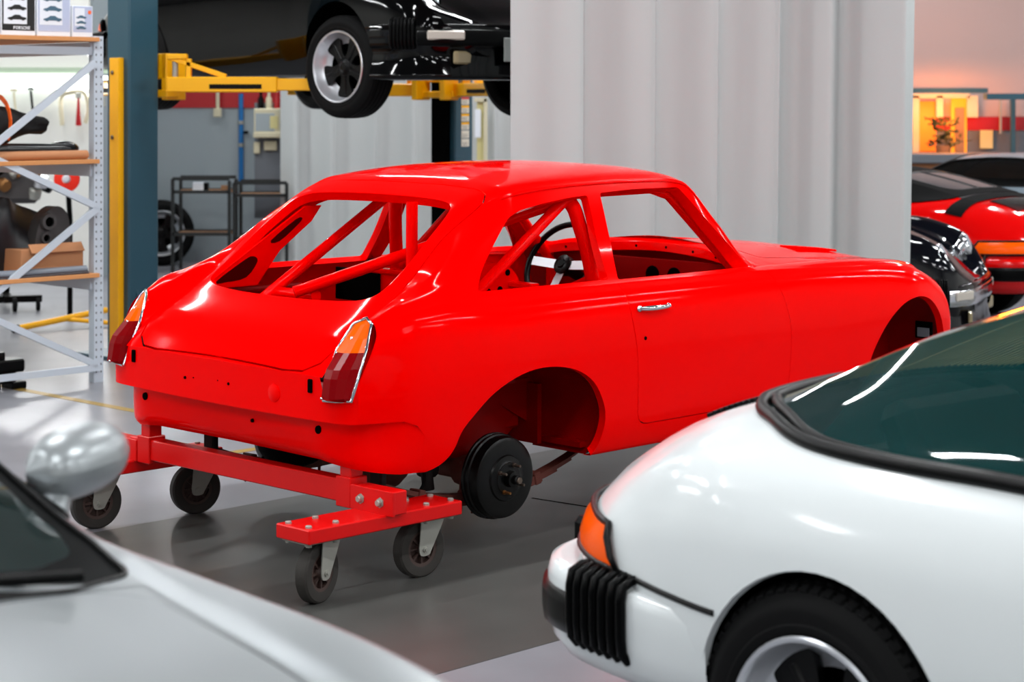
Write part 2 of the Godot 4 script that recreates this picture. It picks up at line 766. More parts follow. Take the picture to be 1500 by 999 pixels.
	M.print_blue = mat(Color(0.25, 0.38, 0.46), 0.5)
	M.print_orange = mat(Color(1.0, 0.40, 0.05), 0.5)
	M.card_white = mat(Color(0.88, 0.90, 0.93), 0.6)
	M.rack_grey = mat(Color(0.76, 0.80, 0.84), 0.4, 0.1)
	M.chipboard = mat(Color(0.80, 0.55, 0.33), 0.7)
	M.cardboard = mat(Color(0.72, 0.50, 0.34), 0.8)
	M.black_cloth = mat(Color(0.02, 0.022, 0.03), 0.8)
	M.vinyl = mat(Color(0.03, 0.03, 0.035), 0.25)
	M.leather = mat(Color(0.05, 0.055, 0.075), 0.42)
	M.cast_metal = mat(Color(0.28, 0.27, 0.27), 0.5, 0.3)
	M.grey_sheet = mat(Color(0.45, 0.48, 0.52), 0.4)
	M.maroon = mat(Color(0.12, 0.04, 0.06), 0.4)
	M.orange_red = mat(Color(1.0, 0.16, 0.03), 0.5)
	M.rail_green = mat(Color(0.60, 0.66, 0.58), 0.6)
	M.cream = mat(Color(0.80, 0.77, 0.66), 0.7)
	M.strip_glow = glow(mat(Color(1, 1, 1), 0.5), Color(0.95, 1.0, 0.97), 3.0)
	M.stand_black = mat(Color(0.03, 0.05, 0.05), 0.5)
	M.wood = mat(Color(0.62, 0.46, 0.33), 0.7)
	M.wood_brown = mat(Color(0.50, 0.30, 0.14), 0.6)
	M.pipe_blue = mat(Color(0.08, 0.42, 0.68), 0.4)
	M.notice = mat(Color(0.82, 0.78, 0.55), 0.7)
	M.panel_grey = mat(Color(0.40, 0.42, 0.45), 0.6)
	M.warm_glow = glow(mat(Color(0.9, 0.5, 0.15), 0.5), Color(1.0, 0.42, 0.06), 0.7)
	M.warm_glow2 = glow(mat(Color(0.9, 0.6, 0.2), 0.5), Color(1.0, 0.60, 0.10), 0.8)
	M.leaf = mat(Color(0.05, 0.14, 0.04), 0.6)
	M.curtain = mat(Color(0.73, 0.745, 0.745), 0.8)
	M.silver = mat(Color(0.58, 0.60, 0.61), 0.33, 0.45)
	M.frit = mat(Color(0.02, 0.025, 0.027), 0.5, 0.0, 0.12)
	var tg2 := mat(Color(0.0, 0.14, 0.13, 0.55), 0.03)
	tg2.transparency = BaseMaterial3D.TRANSPARENCY_ALPHA
	M.teal_glass2 = tg2
	M.line_yellow = mat(Color(0.62, 0.50, 0.18), 0.4)
	for q in [M.floor, M.floor_dark]:
		q.albedo_texture = noise_tex(0.02, Color(0.92, 0.92, 0.92), Color(1, 1, 1), 4)
		q.roughness_texture = noise_tex(0.012, Color(0.84, 0.84, 0.84), Color(1, 1, 1), 9)
		q.roughness = 0.34
		q.uv1_triplanar = true
		q.uv1_world_triplanar = true
		q.uv1_scale = Vector3(0.45, 0.45, 0.45)
	M.plate_grey = mat(Color(0.55, 0.57, 0.56), 0.5)
	return M

# world point from the shell's own ground axes
func bay(x: float, z: float, y := 0.0) -> Vector3:
	return Vector3(-0.468, y, -7.472) + Basis(Vector3.UP, deg_to_rad(45.33)) * Vector3(x, 0, z)

func room(M: Dictionary) -> void:
	var f := MB.new()
	f.box(Vector3(1.5, -0.1, -10), Vector3(25, 0.2, 29))
	struct("floor", f, M.floor)
	# darker coated lane the shell stands in
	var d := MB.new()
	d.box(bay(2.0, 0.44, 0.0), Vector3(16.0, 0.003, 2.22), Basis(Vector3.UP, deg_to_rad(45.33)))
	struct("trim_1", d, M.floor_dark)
	# painted floor lines and a joint
	var y1 := MB.new()
	y1.box(bay(1.2, -1.65, 0.0005), Vector3(9.0, 0.002, 0.06), Basis(Vector3.UP, deg_to_rad(45.33)))
	struct("trim_2", y1, M.line_yellow)
	var y2 := MB.new()
	y2.box(bay(0.93, -4.2, 0.0005), Vector3(0.06, 0.002, 5.0), Basis(Vector3.UP, deg_to_rad(45.33)))
	struct("trim_3", y2, M.line_yellow)
	var j1 := MB.new()
	j1.bar(Vector3(0.08, 0.0012, -7.98), Vector3(1.25, 0.0012, -7.05), 0.012, 0.002)
	struct("trim_4", j1, M.black)
	var c := MB.new()
	c.box(Vector3(1.5, 4.75, -10), Vector3(25, 0.2, 29))
	struct("ceiling", c, M.ceiling)
	var wl := MB.new()
	wl.box(Vector3(-11.0, 2.3, -10), Vector3(0.2, 4.8, 29))
	struct("wall_left", wl, M.wall)
	var wr := MB.new()
	wr.box(Vector3(13.9, 2.3, -10), Vector3(0.2, 4.8, 29))
	struct("wall_right", wr, M.wall)
	var wn := MB.new()
	wn.box(Vector3(1.5, 2.3, 4.4), Vector3(25, 4.8, 0.2))
	struct("wall_front", wn, M.wall)
	# back walls: the bright parts wall, the grey wall with its red band, the pinkish wall beyond the cars
	var b1 := MB.new()
	b1.box(Vector3(-7.35, 2.3, -17.6), Vector3(7.3, 4.8, 0.2))
	struct("wall_back", b1, M.wall)
	var b2 := MB.new()
	b2.box(Vector3(-0.65, 2.3, -19.7), Vector3(6.4, 4.8, 0.2))
	struct("wall_back", b2, M.wall_grey)
	var b4 := MB.new()
	b4.box(Vector3(-3.78, 2.3, -18.65), Vector3(0.2, 4.8, 2.2))
	struct("wall_back", b4, M.wall_grey)
	var b3 := MB.new()
	b3.box(Vector3(8.0, 2.3, -22.1), Vector3(12.0, 4.8, 0.2))
	struct("wall_back", b3, M.wall_right)
	var b5 := MB.new()
	b5.box(Vector3(2.4, 2.3, -20.9), Vector3(0.2, 4.8, 2.5))
	struct("wall_back", b5, M.wall_grey)
	var band := MB.new()
	band.box(Vector3(-1.7, 1.72, -19.59), Vector3(4.0, 0.41, 0.02))
	struct("trim_5", band, M.band)
	# ceiling lights
	var dir := Basis(Vector3.UP, deg_to_rad(45.33))
	var n := 0
	for i in range(-3, 4):
		for k in range(-4, 5):
			var p := Vector3(0.8, 4.35, -8.0) + dir * Vector3(k * 3.6 + (i % 2) * 0.9, 0, i * 3.2)
			if p.x < -9.5 or p.x > 12.5 or p.z < -21.0 or p.z > 3.0 or p.x < -3.4 and p.z < -16.8 or p.x > 0.0 and p.x < 2.6 and p.z < -19.0:
				continue
			ceiling_light(M, p, deg_to_rad(45.33), n)
			n += 1

func ceiling_light(M: Dictionary, p: Vector3, turn: float, n: int) -> void:
	var o := thing("ceiling_light", "white twin tube light hanging from the workshop ceiling", "light", p, turn, "ceiling tube lights")
	var h := MB.new()
	h.box(Vector3(0, 0.05, 0), Vector3(1.56, 0.05, 0.13), Basis(), 0.008)
	h.tube([Vector3(-0.6, 0.07, 0), Vector3(-0.6, 0.32, 0)], 0.006, 6)
	h.tube([Vector3(0.6, 0.07, 0), Vector3(0.6, 0.32, 0)], 0.006, 6)
	obj("housing", h, M.light_white, o)
	for z in [-0.035, 0.035]:
		var t := MB.new()
		t.tube([Vector3(-0.74, 0.012, z), Vector3(0.74, 0.012, z)], 0.014, 8)
		obj("tube", t, M.tube_glow, o)
	var l := AreaLight3D.new()
	l.name = "tube_light"
	l.area_size = Vector2(1.48, 0.10)
	l.light_energy = LAMP
	l.light_color = Color(0.985, 0.995, 1.0)
	l.shadow_enabled = true
	l.area_range = 40.0
	o.add_child(l, true)
	l.position = Vector3(0, -0.01, 0)
	l.rotation.x = -PI / 2

# ---------------------------------------------------------------- the red coupe shell on its dolly
func red_coupe(M: Dictionary) -> Node3D:
	var car := thing("coupe_shell", "glossy red classic coupe body shell without wheels or glass, raised on a wheeled dolly", "car")
	car.transform = Transform3D(Basis(Vector3.UP, deg_to_rad(45.33)) * Basis(Vector3.RIGHT, deg_to_rad(0.5)), Vector3(-0.468, 0.094, -7.472))
	var red: Material = M.red
	var L := Loft.new()
	L.line([-0.8, 0.30, 0.60, -0.5, 0.265, 0.69, -0.36, 0.25, 0.70, 0.35, 0.222, 0.69, 2.0, 0.222, 0.68, 2.6, 0.25, 0.66, 2.9, 0.30, 0.52])
	L.line([-0.8, 0.305, 0.625, -0.5, 0.272, 0.715, -0.36, 0.255, 0.73, 0.35, 0.224, 0.73, 2.0, 0.224, 0.72, 2.6, 0.255, 0.70, 2.9, 0.31, 0.55])
	L.line([-0.8, 0.42, 0.65, -0.5, 0.40, 0.745, -0.2, 0.39, 0.765, 0.6, 0.36, 0.768, 1.8, 0.36, 0.765, 2.4, 0.39, 0.76, 2.7, 0.40, 0.71, 2.9, 0.40, 0.56])
	L.line([-0.8, 0.54, 0.66, -0.5, 0.54, 0.752, -0.1, 0.545, 0.775, 0.6, 0.54, 0.774, 1.8, 0.54, 0.768, 2.35, 0.56, 0.768, 2.7, 0.52, 0.715, 2.9, 0.45, 0.57])
	L.line([-0.8, 0.63, 0.66, -0.5, 0.68, 0.742, -0.1, 0.70, 0.762, 0.6, 0.695, 0.762, 1.8, 0.695, 0.752, 2.35, 0.69, 0.75, 2.7, 0.61, 0.70, 2.9, 0.48, 0.565])
	L.line([-0.8, 0.68, 0.655, -0.642, 0.735, 0.695, -0.5, 0.765, 0.725, -0.2, 0.785, 0.735, 0.6, 0.785, 0.736, 1.4, 0.78, 0.732, 1.8, 0.775, 0.727, 2.35, 0.755, 0.72, 2.7, 0.665, 0.67, 2.9, 0.50, 0.555])
	L.line([-0.8, 0.705, 0.645, -0.642, 0.762, 0.67, -0.5, 0.803, 0.70, -0.3, 0.825, 0.70, 0.0, 0.83, 0.696, 0.6, 0.83, 0.695, 1.35, 0.825, 0.692, 1.8, 0.812, 0.69, 2.35, 0.785, 0.68, 2.7, 0.69, 0.645, 2.9, 0.515, 0.55], true)
	L.line([-0.8, 0.70, 0.62, -0.642, 0.778, 0.635, -0.54, 0.828, 0.655, -0.445, 0.85, 0.655, -0.36, 0.868, 0.65, -0.2, 0.915, 0.636, 0.0, 0.945, 0.628, 0.11, 0.957, 0.622, 0.6, 0.965, 0.62, 1.06, 0.955, 0.625, 1.2, 0.90, 0.645, 1.38, 0.828, 0.675, 1.5, 0.828, 0.67, 1.8, 0.826, 0.66, 2.35, 0.80, 0.65, 2.7, 0.70, 0.62, 2.9, 0.52, 0.54])
	L.line([-0.8, 0.66, 0.59, -0.642, 0.765, 0.60, -0.54, 0.82, 0.605, -0.445, 0.862, 0.60, -0.36, 0.895, 0.595, -0.2, 0.985, 0.578, 0.0, 1.055, 0.572, 0.11, 1.08, 0.57, 0.6, 1.09, 0.568, 1.06, 1.075, 0.575, 1.2, 0.965, 0.615, 1.38, 0.831, 0.655, 1.5, 0.832, 0.645, 1.8, 0.831, 0.63, 2.35, 0.805, 0.625, 2.7, 0.705, 0.60, 2.9, 0.524, 0.53])
	L.line([-0.8, 0.575, 0.555, -0.68, 0.693, 0.55, -0.62, 0.727, 0.55, -0.54, 0.773, 0.545, -0.445, 0.83, 0.537, -0.36, 0.89, 0.53, -0.2, 1.022, 0.52, -0.05, 1.105, 0.515, 0.02, 1.14, 0.515, 0.117, 1.166, 0.528, 0.32, 1.187, 0.525, 0.5, 1.195, 0.523, 0.7, 1.199, 0.521, 0.95, 1.197, 0.522, 1.06, 1.183, 0.532, 1.2, 1.03, 0.58, 1.385, 0.832, 0.635, 1.5, 0.833, 0.62, 1.8, 0.832, 0.60, 2.1, 0.824, 0.60, 2.4, 0.803, 0.60, 2.55, 0.78, 0.595, 2.7, 0.71, 0.58, 2.8, 0.64, 0.56, 2.9, 0.527, 0.52], true)
	L.line([-0.8, 0.585, 0.45, -0.68, 0.703, 0.46, -0.54, 0.788, 0.46, -0.36, 0.91, 0.45, -0.2, 1.035, 0.445, -0.05, 1.135, 0.44, 0.03, 1.168, 0.45, 0.12, 1.192, 0.47, 0.4, 1.215, 0.47, 0.7, 1.222, 0.47, 0.95, 1.217, 0.465, 1.06, 1.203, 0.46, 1.2, 1.08, 0.50, 1.39, 0.90, 0.545, 1.45, 0.852, 0.55, 1.8, 0.836, 0.54, 2.1, 0.822, 0.53, 2.4, 0.80, 0.52, 2.7, 0.715, 0.48, 2.9, 0.535, 0.42])
	L.line([-0.8, 0.595, 0.25, -0.68, 0.712, 0.25, -0.54, 0.797, 0.25, -0.36, 0.921, 0.25, -0.2, 1.042, 0.25, -0.05, 1.142, 0.25, 0.03, 1.178, 0.25, 0.12, 1.208, 0.26, 0.4, 1.24, 0.27, 0.7, 1.247, 0.27, 0.95, 1.237, 0.27, 1.06, 1.22, 0.27, 1.2, 1.12, 0.27, 1.4, 0.985, 0.28, 1.53, 0.895, 0.29, 1.62, 0.878, 0.29, 1.8, 0.868, 0.29, 2.1, 0.853, 0.29, 2.4, 0.818, 0.28, 2.7, 0.725, 0.26, 2.9, 0.545, 0.22])
	L.line([-0.8, 0.60, 0.0, -0.68, 0.715, 0.0, -0.54, 0.80, 0.0, -0.36, 0.924, 0.0, -0.2, 1.044, 0.0, -0.05, 1.144, 0.0, 0.03, 1.180, 0.0, 0.12, 1.212, 0.0, 0.4, 1.246, 0.0, 0.7, 1.254, 0.0, 0.95, 1.243, 0.0, 1.06, 1.227, 0.0, 1.2, 1.135, 0.0, 1.4, 1.01, 0.0, 1.56, 0.91, 0.0, 1.64, 0.893, 0.0, 1.8, 0.884, 0.0, 2.1, 0.867, 0.0, 2.4, 0.828, 0.0, 2.7, 0.73, 0.0, 2.9, 0.55, 0.0])

	# outlines, drawn in side view or in plan
	var arch_r := L.side(U.smooth2(U.v2([-0.52, 0.258, -0.47, 0.270, -0.425, 0.287, -0.39, 0.312, -0.366, 0.345, -0.345, 0.390, -0.299, 0.437, -0.202, 0.510, -0.07, 0.560, 0.066, 0.572, 0.2, 0.549, 0.296, 0.495, 0.35, 0.416, 0.364, 0.353, 0.352, 0.28, 0.325, 0.225]), false, 4), 0.0, 6.0, 0.02, false)
	var arch_f := L.side(U.smooth2(U.v2([1.97, 0.20, 1.98, 0.30, 2.004, 0.37, 2.044, 0.452, 2.145, 0.56, 2.273, 0.631, 2.403, 0.654, 2.51, 0.628, 2.591, 0.555, 2.637, 0.462, 2.66, 0.38, 2.67, 0.25]), false, 4), 0.0, 6.0, 0.02, false)
	var cut_r := arch_r.duplicate()
	cut_r.append_array(PackedVector2Array([Vector2(0.32, -0.6), Vector2(-0.52, -0.6)]))
	var cut_f := arch_f.duplicate()
	cut_f.append_array(PackedVector2Array([Vector2(2.67, -0.6), Vector2(1.97, -0.6)]))
	var door2 := U.rounded(U.v2([0.505, 0.84, 0.507, 0.79, 0.512, 0.72, 0.529, 0.61, 0.537, 0.47, 0.541, 0.313, 0.9, 0.3125, 1.445, 0.315, 1.464, 0.47, 1.47, 0.60, 1.447, 0.70, 1.415, 0.775, 1.385, 0.84]), 0.06, 5)
	door2[0] = Vector2(0.505, 0.84)
	var door := PackedVector2Array()
	for q in U.dense(door2, 0.02):
		door.append(Vector2(q.x, L.t_of_y(q.x, q.y, 0.0, 6.0) if q.y < 0.8285 else 6.0))
	var door_in := U.grow2(door, -0.001)
	var door_out := U.grow2(door, 0.0018)
	var qw := L.side(U.rounded(U.v2([-0.205, 0.845, -0.178, 0.875, -0.146, 0.908, -0.016, 1.015, 0.06, 1.078, 0.10, 1.096, 0.144, 1.107, 0.258, 1.125, 0.40, 1.140, 0.503, 1.146, 0.495, 1.06, 0.478, 0.93, 0.465, 0.845]), 0.012, 3), 6.0, 9.0)
	var dw := L.side(U.rounded(U.v2([0.575, 1.152, 0.763, 1.160, 1.03, 1.160, 1.072, 1.115, 1.165, 1.01, 1.335, 0.842, 0.516, 0.842, 0.555, 0.97]), 0.012, 3), 6.0, 9.0)
	var rw2 := U.smooth2(U.v2([-0.538, 0.0, -0.532, 0.2, -0.515, 0.36, -0.492, 0.435, -0.45, 0.468, -0.35, 0.472, -0.2, 0.458, -0.105, 0.438, -0.068, 0.40, -0.053, 0.33, -0.046, 0.2, -0.044, 0.0]), false, 4)
	var rw := L.plan(rw2, 9.0, 12.0, 0.02, false)
	var ws := L.plan(U.rounded(U.v2([1.585, 0.0, 1.57, 0.18, 1.52, 0.36, 1.425, 0.548, 1.37, 0.573, 1.14, 0.497, 1.098, 0.465, 1.085, 0.30, 1.078, 0.0]), 0.03, 4), 9.0, 12.0, 0.02)
	var gate := L.plan(U.v2([-0.787, 0.0, -0.786, 0.36, -0.777, 0.45, -0.747, 0.505, -0.69, 0.533, -0.62, 0.544, -0.54, 0.539, -0.445, 0.531, -0.36, 0.524, -0.2, 0.514, -0.05, 0.508, 0.0, 0.502, 0.03, 0.48, 0.045, 0.42, 0.05, 0.2, 0.05, 0.0]), 9.0, 12.0, 0.02)
	var gate_out := L.plan(U.v2([-0.793, 0.0, -0.792, 0.36, -0.783, 0.453, -0.751, 0.511, -0.69, 0.539, -0.62, 0.5493, -0.54, 0.5443, -0.445, 0.5363, -0.36, 0.5293, -0.2, 0.5193, -0.05, 0.5133, 0.002, 0.507, 0.034, 0.483, 0.050, 0.42, 0.055, 0.2, 0.055, 0.0]), 9.0, 12.0, 0.02)
	var tail_x := func(z: float) -> float:
		return -0.80 + 0.02 * pow(z / 0.566, 2.0)
	# where the lamp sits and what lies behind the tail
	var end_cut := PackedVector2Array([Vector2(-0.9, -0.6), Vector2(-0.735, -0.6)])
	for i in 13:
		var x := lerpf(-0.735, -0.642, i / 12.0)
		end_cut.append(Vector2(x, L.t_of_y(x, lerpf(0.585, 0.778, i / 12.0), 2.0, 7.0)))
	for q in [[-0.643, 0.622], [-0.656, 0.604], [-0.668, 0.586], [-0.69, 0.572], [-0.705, 0.562]]:
		end_cut.append(Vector2(q[0], L.t_of_z(q[0], q[1], 6.5, 9.0)))
	end_cut.append(Vector2(-0.718, 9.0))
	end_cut.append(Vector2(-0.775, 9.0))
	end_cut.append(Vector2(-0.9, 9.0))
	var low_cut := L.side(U.v2([-0.9, 0.20, -0.5, 0.20, -0.5, 0.395, -0.53, 0.43, -0.58, 0.45, -0.9, 0.45]), 0.0, 6.0)
	for i in low_cut.size():
		if low_cut[i].y < 0.02:
			low_cut[i].y = -0.6
	var top_end := PackedVector2Array([Vector2(-0.95, 9.0)])
	for i in 13:
		var t := 9.0 + 3.0 * i / 12.0
		top_end.append(Vector2(tail_x.call(L.at(-0.79, t).z), t if i < 12 else 12.6))
	top_end[1].y = 8.9
	top_end[0].y = 8.9
	top_end.append(Vector2(-0.95, 12.6))

	var shell := MB.new()
	var gap := MB.new()
	var tubs := MB.new()
	var gate_mb := MB.new()
	var bonnet := MB.new()
	var bonnet2 := U.rounded(U.v2([1.66, -0.1, 1.655, 0.2, 1.62, 0.42, 1.60, 0.50, 1.72, 0.515, 2.2, 0.505, 2.6, 0.46, 2.72, 0.3, 2.74, -0.1]), 0.04, 4)
	var bon := PackedVector2Array()
	for q in U.dense(bonnet2, 0.03):
		bon.append(Vector2(q.x, L.t_of_z(q.x, q.y, 9.0, 12.0) if q.y > 0.004 else 12.6))
	var bon_in := U.grow2(bon, -0.002)
	var bon_out := U.grow2(bon, 0.002)
	for s in [1.0, -1.0]:
		L.patch(shell, -0.78, 2.9, 150, 0.0, 6.0, 40, s, [], [cut_r, cut_f, door_out, end_cut, low_cut])
		L.patch(shell, -0.78, 2.9, 150, 6.0, 9.0, 18, s, [], [qw, dw, end_cut])
		L.patch(shell, -0.82, 2.9, 150, 9.0, 12.0, 24, s, [], [gate_out, ws, bon_out, top_end])
		L.patch(gate_mb, -0.82, 0.07, 45, 9.0, 12.0, 30, s, [gate], [rw, top_end])
		L.patch(bonnet, 1.55, 2.8, 50, 9.0, 12.0, 24, s, [bon_in], [], 0.001)
		for o in [arch_r, arch_f]:
			L.flange(shell, o, 0.03, s, false)
		L.flange(shell, qw, 0.035, s)
		L.flange(shell, dw, 0.05, s)
		L.flange(shell, ws, 0.04, s)
		L.flange(shell, door_out, 0.02, s, true, true)
		L.flange(gate_mb, rw, 0.035, s, false)
		L.flange(gate_mb, gate, 0.02, s, true, false)
		L.flange(shell, gate_out, 0.02, s, true, true)
		# dark bottoms of the panel gaps
		var rim := U.grow2(door, 0.0004)
		L.bead(gap, rim, 0.005, s, true, -0.009)
		var lid := PackedVector2Array()
		for q in gate_out:
			if q.y < 12.0:
				lid.append(q)
		L.bead(gap, lid, 0.0045, s, false, -0.010)
		# rain gutter along the roof
		var gut := PackedVector2Array()
		for i in 60:
			gut.append(Vector2(lerpf(0.06, 1.38, i / 59.0), 8.90))
		L.bead(shell, gut, 0.005, s, false, 0.001)
		# tail panel, wrapped round the corner to the side
		var rows := []
		for j in 9:
			var row := []
			var f := j / 8.0
			for i in 33:
				var u := i / 32.0
				var p := Vector3.ZERO
				if u <= 0.75:
					var z := u / 0.75 * 0.566
					var x: float = tail_x.call(z)
					var t := L.t_of_z(x, z, 9.0, 12.0) if z > 0.01 else 12.0
					var top := L.at(x, t).y if z < 0.545 else lerpf(L.at(x, 9.0).y, 0.525, clampf((z - 0.545) / 0.02, 0, 1))
					p = Vector3(x, lerpf(top, 0.45, f), z)
				else:
					var w := (u - 0.75) / 0.25
					var ta := Vector2(-0.78, 0.566)
					var y1 := lerpf(0.525, 0.585, maxf(0.0, w * 2.0 - 1.0))
					var y := lerpf(y1, 0.45, f)
					var e := L.at(-0.735, L.t_of_y(-0.735, y, 0.0, 7.0)).z
					var tb := Vector2(-0.77, 0.665)
					var tc := Vector2(-0.735, e)
					var q := ta.lerp(tb, w).lerp(tb.lerp(tc, w), w)
					p = Vector3(q.x, y, q.y)
				# a soft roll where the lid ends
				p.z *= s
				row.append(p)
			rows.append(row)
		shell.grid(rows, -s)
		# lip under the tail, then the valance below it
		var cut_y := func(x: float) -> float:
			return 0.45 if x < -0.58 else lerpf(0.45, 0.43, (x + 0.58) / 0.05) if x < -0.53 else lerpf(0.43, 0.395, minf(1.0, (x + 0.53) / 0.03))
		var low := []
		for j in 12:
			var f := j / 11.0
			var row := []
			for i in 41:
				var u := i / 40.0
				var e := L.at(-0.5, L.t_of_y(-0.5, lerpf(0.395, 0.272, f), 0.0, 6.0))
				var q := Vector2(-0.735 - 0.012 * sin(f * PI), u / 0.55 * 0.50)
				if u > 0.55:
					var w := (u - 0.55) / 0.45
					var b := Vector2(-0.735 - 0.012 * sin(f * PI), 0.50)
					var k := Vector2(-0.725, 0.70)
					q = b.lerp(k, w).lerp(k.lerp(Vector2(e.x, e.z), w), w)
				var top: float = cut_y.call(q.x) + 0.002
				var bot := lerpf(0.305, 0.27, clampf((u - 0.5) / 0.4, 0, 1))
				var curl := pow(maxf(0.0, f - 0.8) / 0.2, 2.0) * 0.02
				row.append(Vector3(q.x + curl + 0.02 * f * (1.0 - u), lerpf(top, bot, f), q.y * s))
			low.append(row)
		shell.grid(low, -s)
		var outer := []
		for i in 33:
			outer.append(rows[8][i])
		for i in range(1, 13):
			var x := lerpf(-0.735, -0.5, i / 12.0)
			var e := L.at(x, L.t_of_y(x, cut_y.call(x), 0.0, 6.0))
			outer.append(Vector3(e.x, e.y, e.z * s))
		var lip := [resample(outer, 60), resample(low[0], 60)]
		shell.grid(lip, -s)
		# inner wheel houses
		for a in [[arch_r, 0.44, 0.0, 0.30], [arch_f, 0.42, 2.32, 0.30]]:
			var tub := []
			for z in [-1.0, 0.69, 0.62, 0.50, a[1] + 0.01, a[1]]:
				var row := []
				for q in a[0]:
					if q.x < a[2] - 0.30:
						continue
					var p := L.at(q.x, q.y)
					var c := Vector3(a[2], 0.30, 0)
					var g := 1.0 if z < 0.0 else (1.06 if z > 0.6 else (1.05 if z >= 0.5 else 1.0))
					p = Vector3(c.x + (p.x - c.x) * g, c.y + (p.y - c.y) * g, p.z - 0.03 if z < 0.0 else z)
					p.z *= s
					row.append(p)
				tub.append(row)
			tubs = MB.new()
			tubs.grid(tub, s)
			var wall := PackedVector2Array()
			for q in tub[5]:
				if q.x > a[2] + (0.05 if a[2] < 1.0 else -0.27) and q.y > 0.30:
					wall.append(Vector2(q.x, q.y))
			if a[2] < 1.0:
				wall.append_array(U.v2([0.32, 0.302, 0.26, 0.334, 0.17, 0.384, 0.12, 0.426, 0.07, 0.47]))
			tubs.prism(wall, 0.004, Transform3D(Basis(), Vector3(0, 0, a[1] * s)))
			obj("wheel_arch_liner", tubs, M.shaded_red, car)
	obj("body_shell", shell, red, car)
	obj("tailgate", gate_mb, red, car)
	var bo := obj("bonnet", bonnet, red, car)
	obj("panel_gap", gap, M.dark, car)
	# bonnet louvres
	for s in [1.0, -1.0]:
		var lv := MB.new()
		for k in 12:
			var x := 2.07 + k * 0.024
			var p := L.at(x, L.t_of_z(x, 0.30, 9.0, 12.0))
			lv.box(Vector3(x, p.y + 0.004, 0.31 * s), Vector3(0.013, 0.008, 0.11), Basis(Vector3.BACK, -0.45), 0.003)
		obj("louvre", lv, red, bo)
	# doors
	for s in [1.0, -1.0]:
		var d := MB.new()
		L.patch(d, 0.45, 1.5, 54, 0.0, 6.0, 44, s, [door_in])
		L.flange(d, door_in, 0.025, s, true, false)
		# inner door skin
		var inner := PackedVector2Array()
		for q in door_in:
			var p := L.at(q.x, q.y)
			inner.append(Vector2(p.x, p.y))
		d.prism(inner, 0.01 * s, Transform3D(Basis(), Vector3(0, 0, 0.655 * s)))
		var dn := obj("door", d, red, car)
		var h := MB.new()
		var hp := []
		for i in 9:
			var x := lerpf(0.558, 0.72, i / 8.0)
			var p := L.at(x, L.t_of_y(x, 0.737, 2.0, 6.0))
			hp.append(Vector3(x, p.y, (p.z + 0.012 + 0.014 * sin(PI * i / 8.0)) * s))
		h.tube(hp, [0.008, 0.0105, 0.011, 0.011, 0.0105, 0.010, 0.0095, 0.009, 0.007], 10)
		h.ell(hp[0] - Vector3(0, 0, 0.008 * s), Vector3(0.014, 0.013, 0.008))
		h.ell(hp[8] - Vector3(0, 0, 0.008 * s), Vector3(0.012, 0.011, 0.008))
		obj("door_handle", h, M.chrome, dn, "chrome pull handle")
		var k := MB.new()
		var lp := L.at(0.578, L.t_of_y(0.578, 0.628, 2.0, 6.0))
		k.lathe(U.v2([0.0, 0.0015, 0.007, 0.0015, 0.008, -0.004]), Vector3(lp.x, lp.y, lp.z * s), Basis(Vector3.RIGHT, PI / 2 * s), 12)
		obj("lock_hole", k, M.black, dn)
	tail_lamps(M, car, L)
	coupe_inside(M, car, L)
	running_gear(M, car)
	return car

func resample(p: Array, n: int) -> Array:
	var len := [0.0]
	for i in range(1, p.size()):
		len.append(len[i - 1] + p[i].distance_to(p[i - 1]))
	var out := []
	var k := 0
	for i in n:
		var d: float = len[len.size() - 1] * i / (n - 1.0)
		while k < p.size() - 2 and len[k + 1] < d:
			k += 1
		out.append(p[k].lerp(p[k + 1], clampf((d - len[k]) / maxf(1e-6, len[k + 1] - len[k]), 0, 1)))
	return out

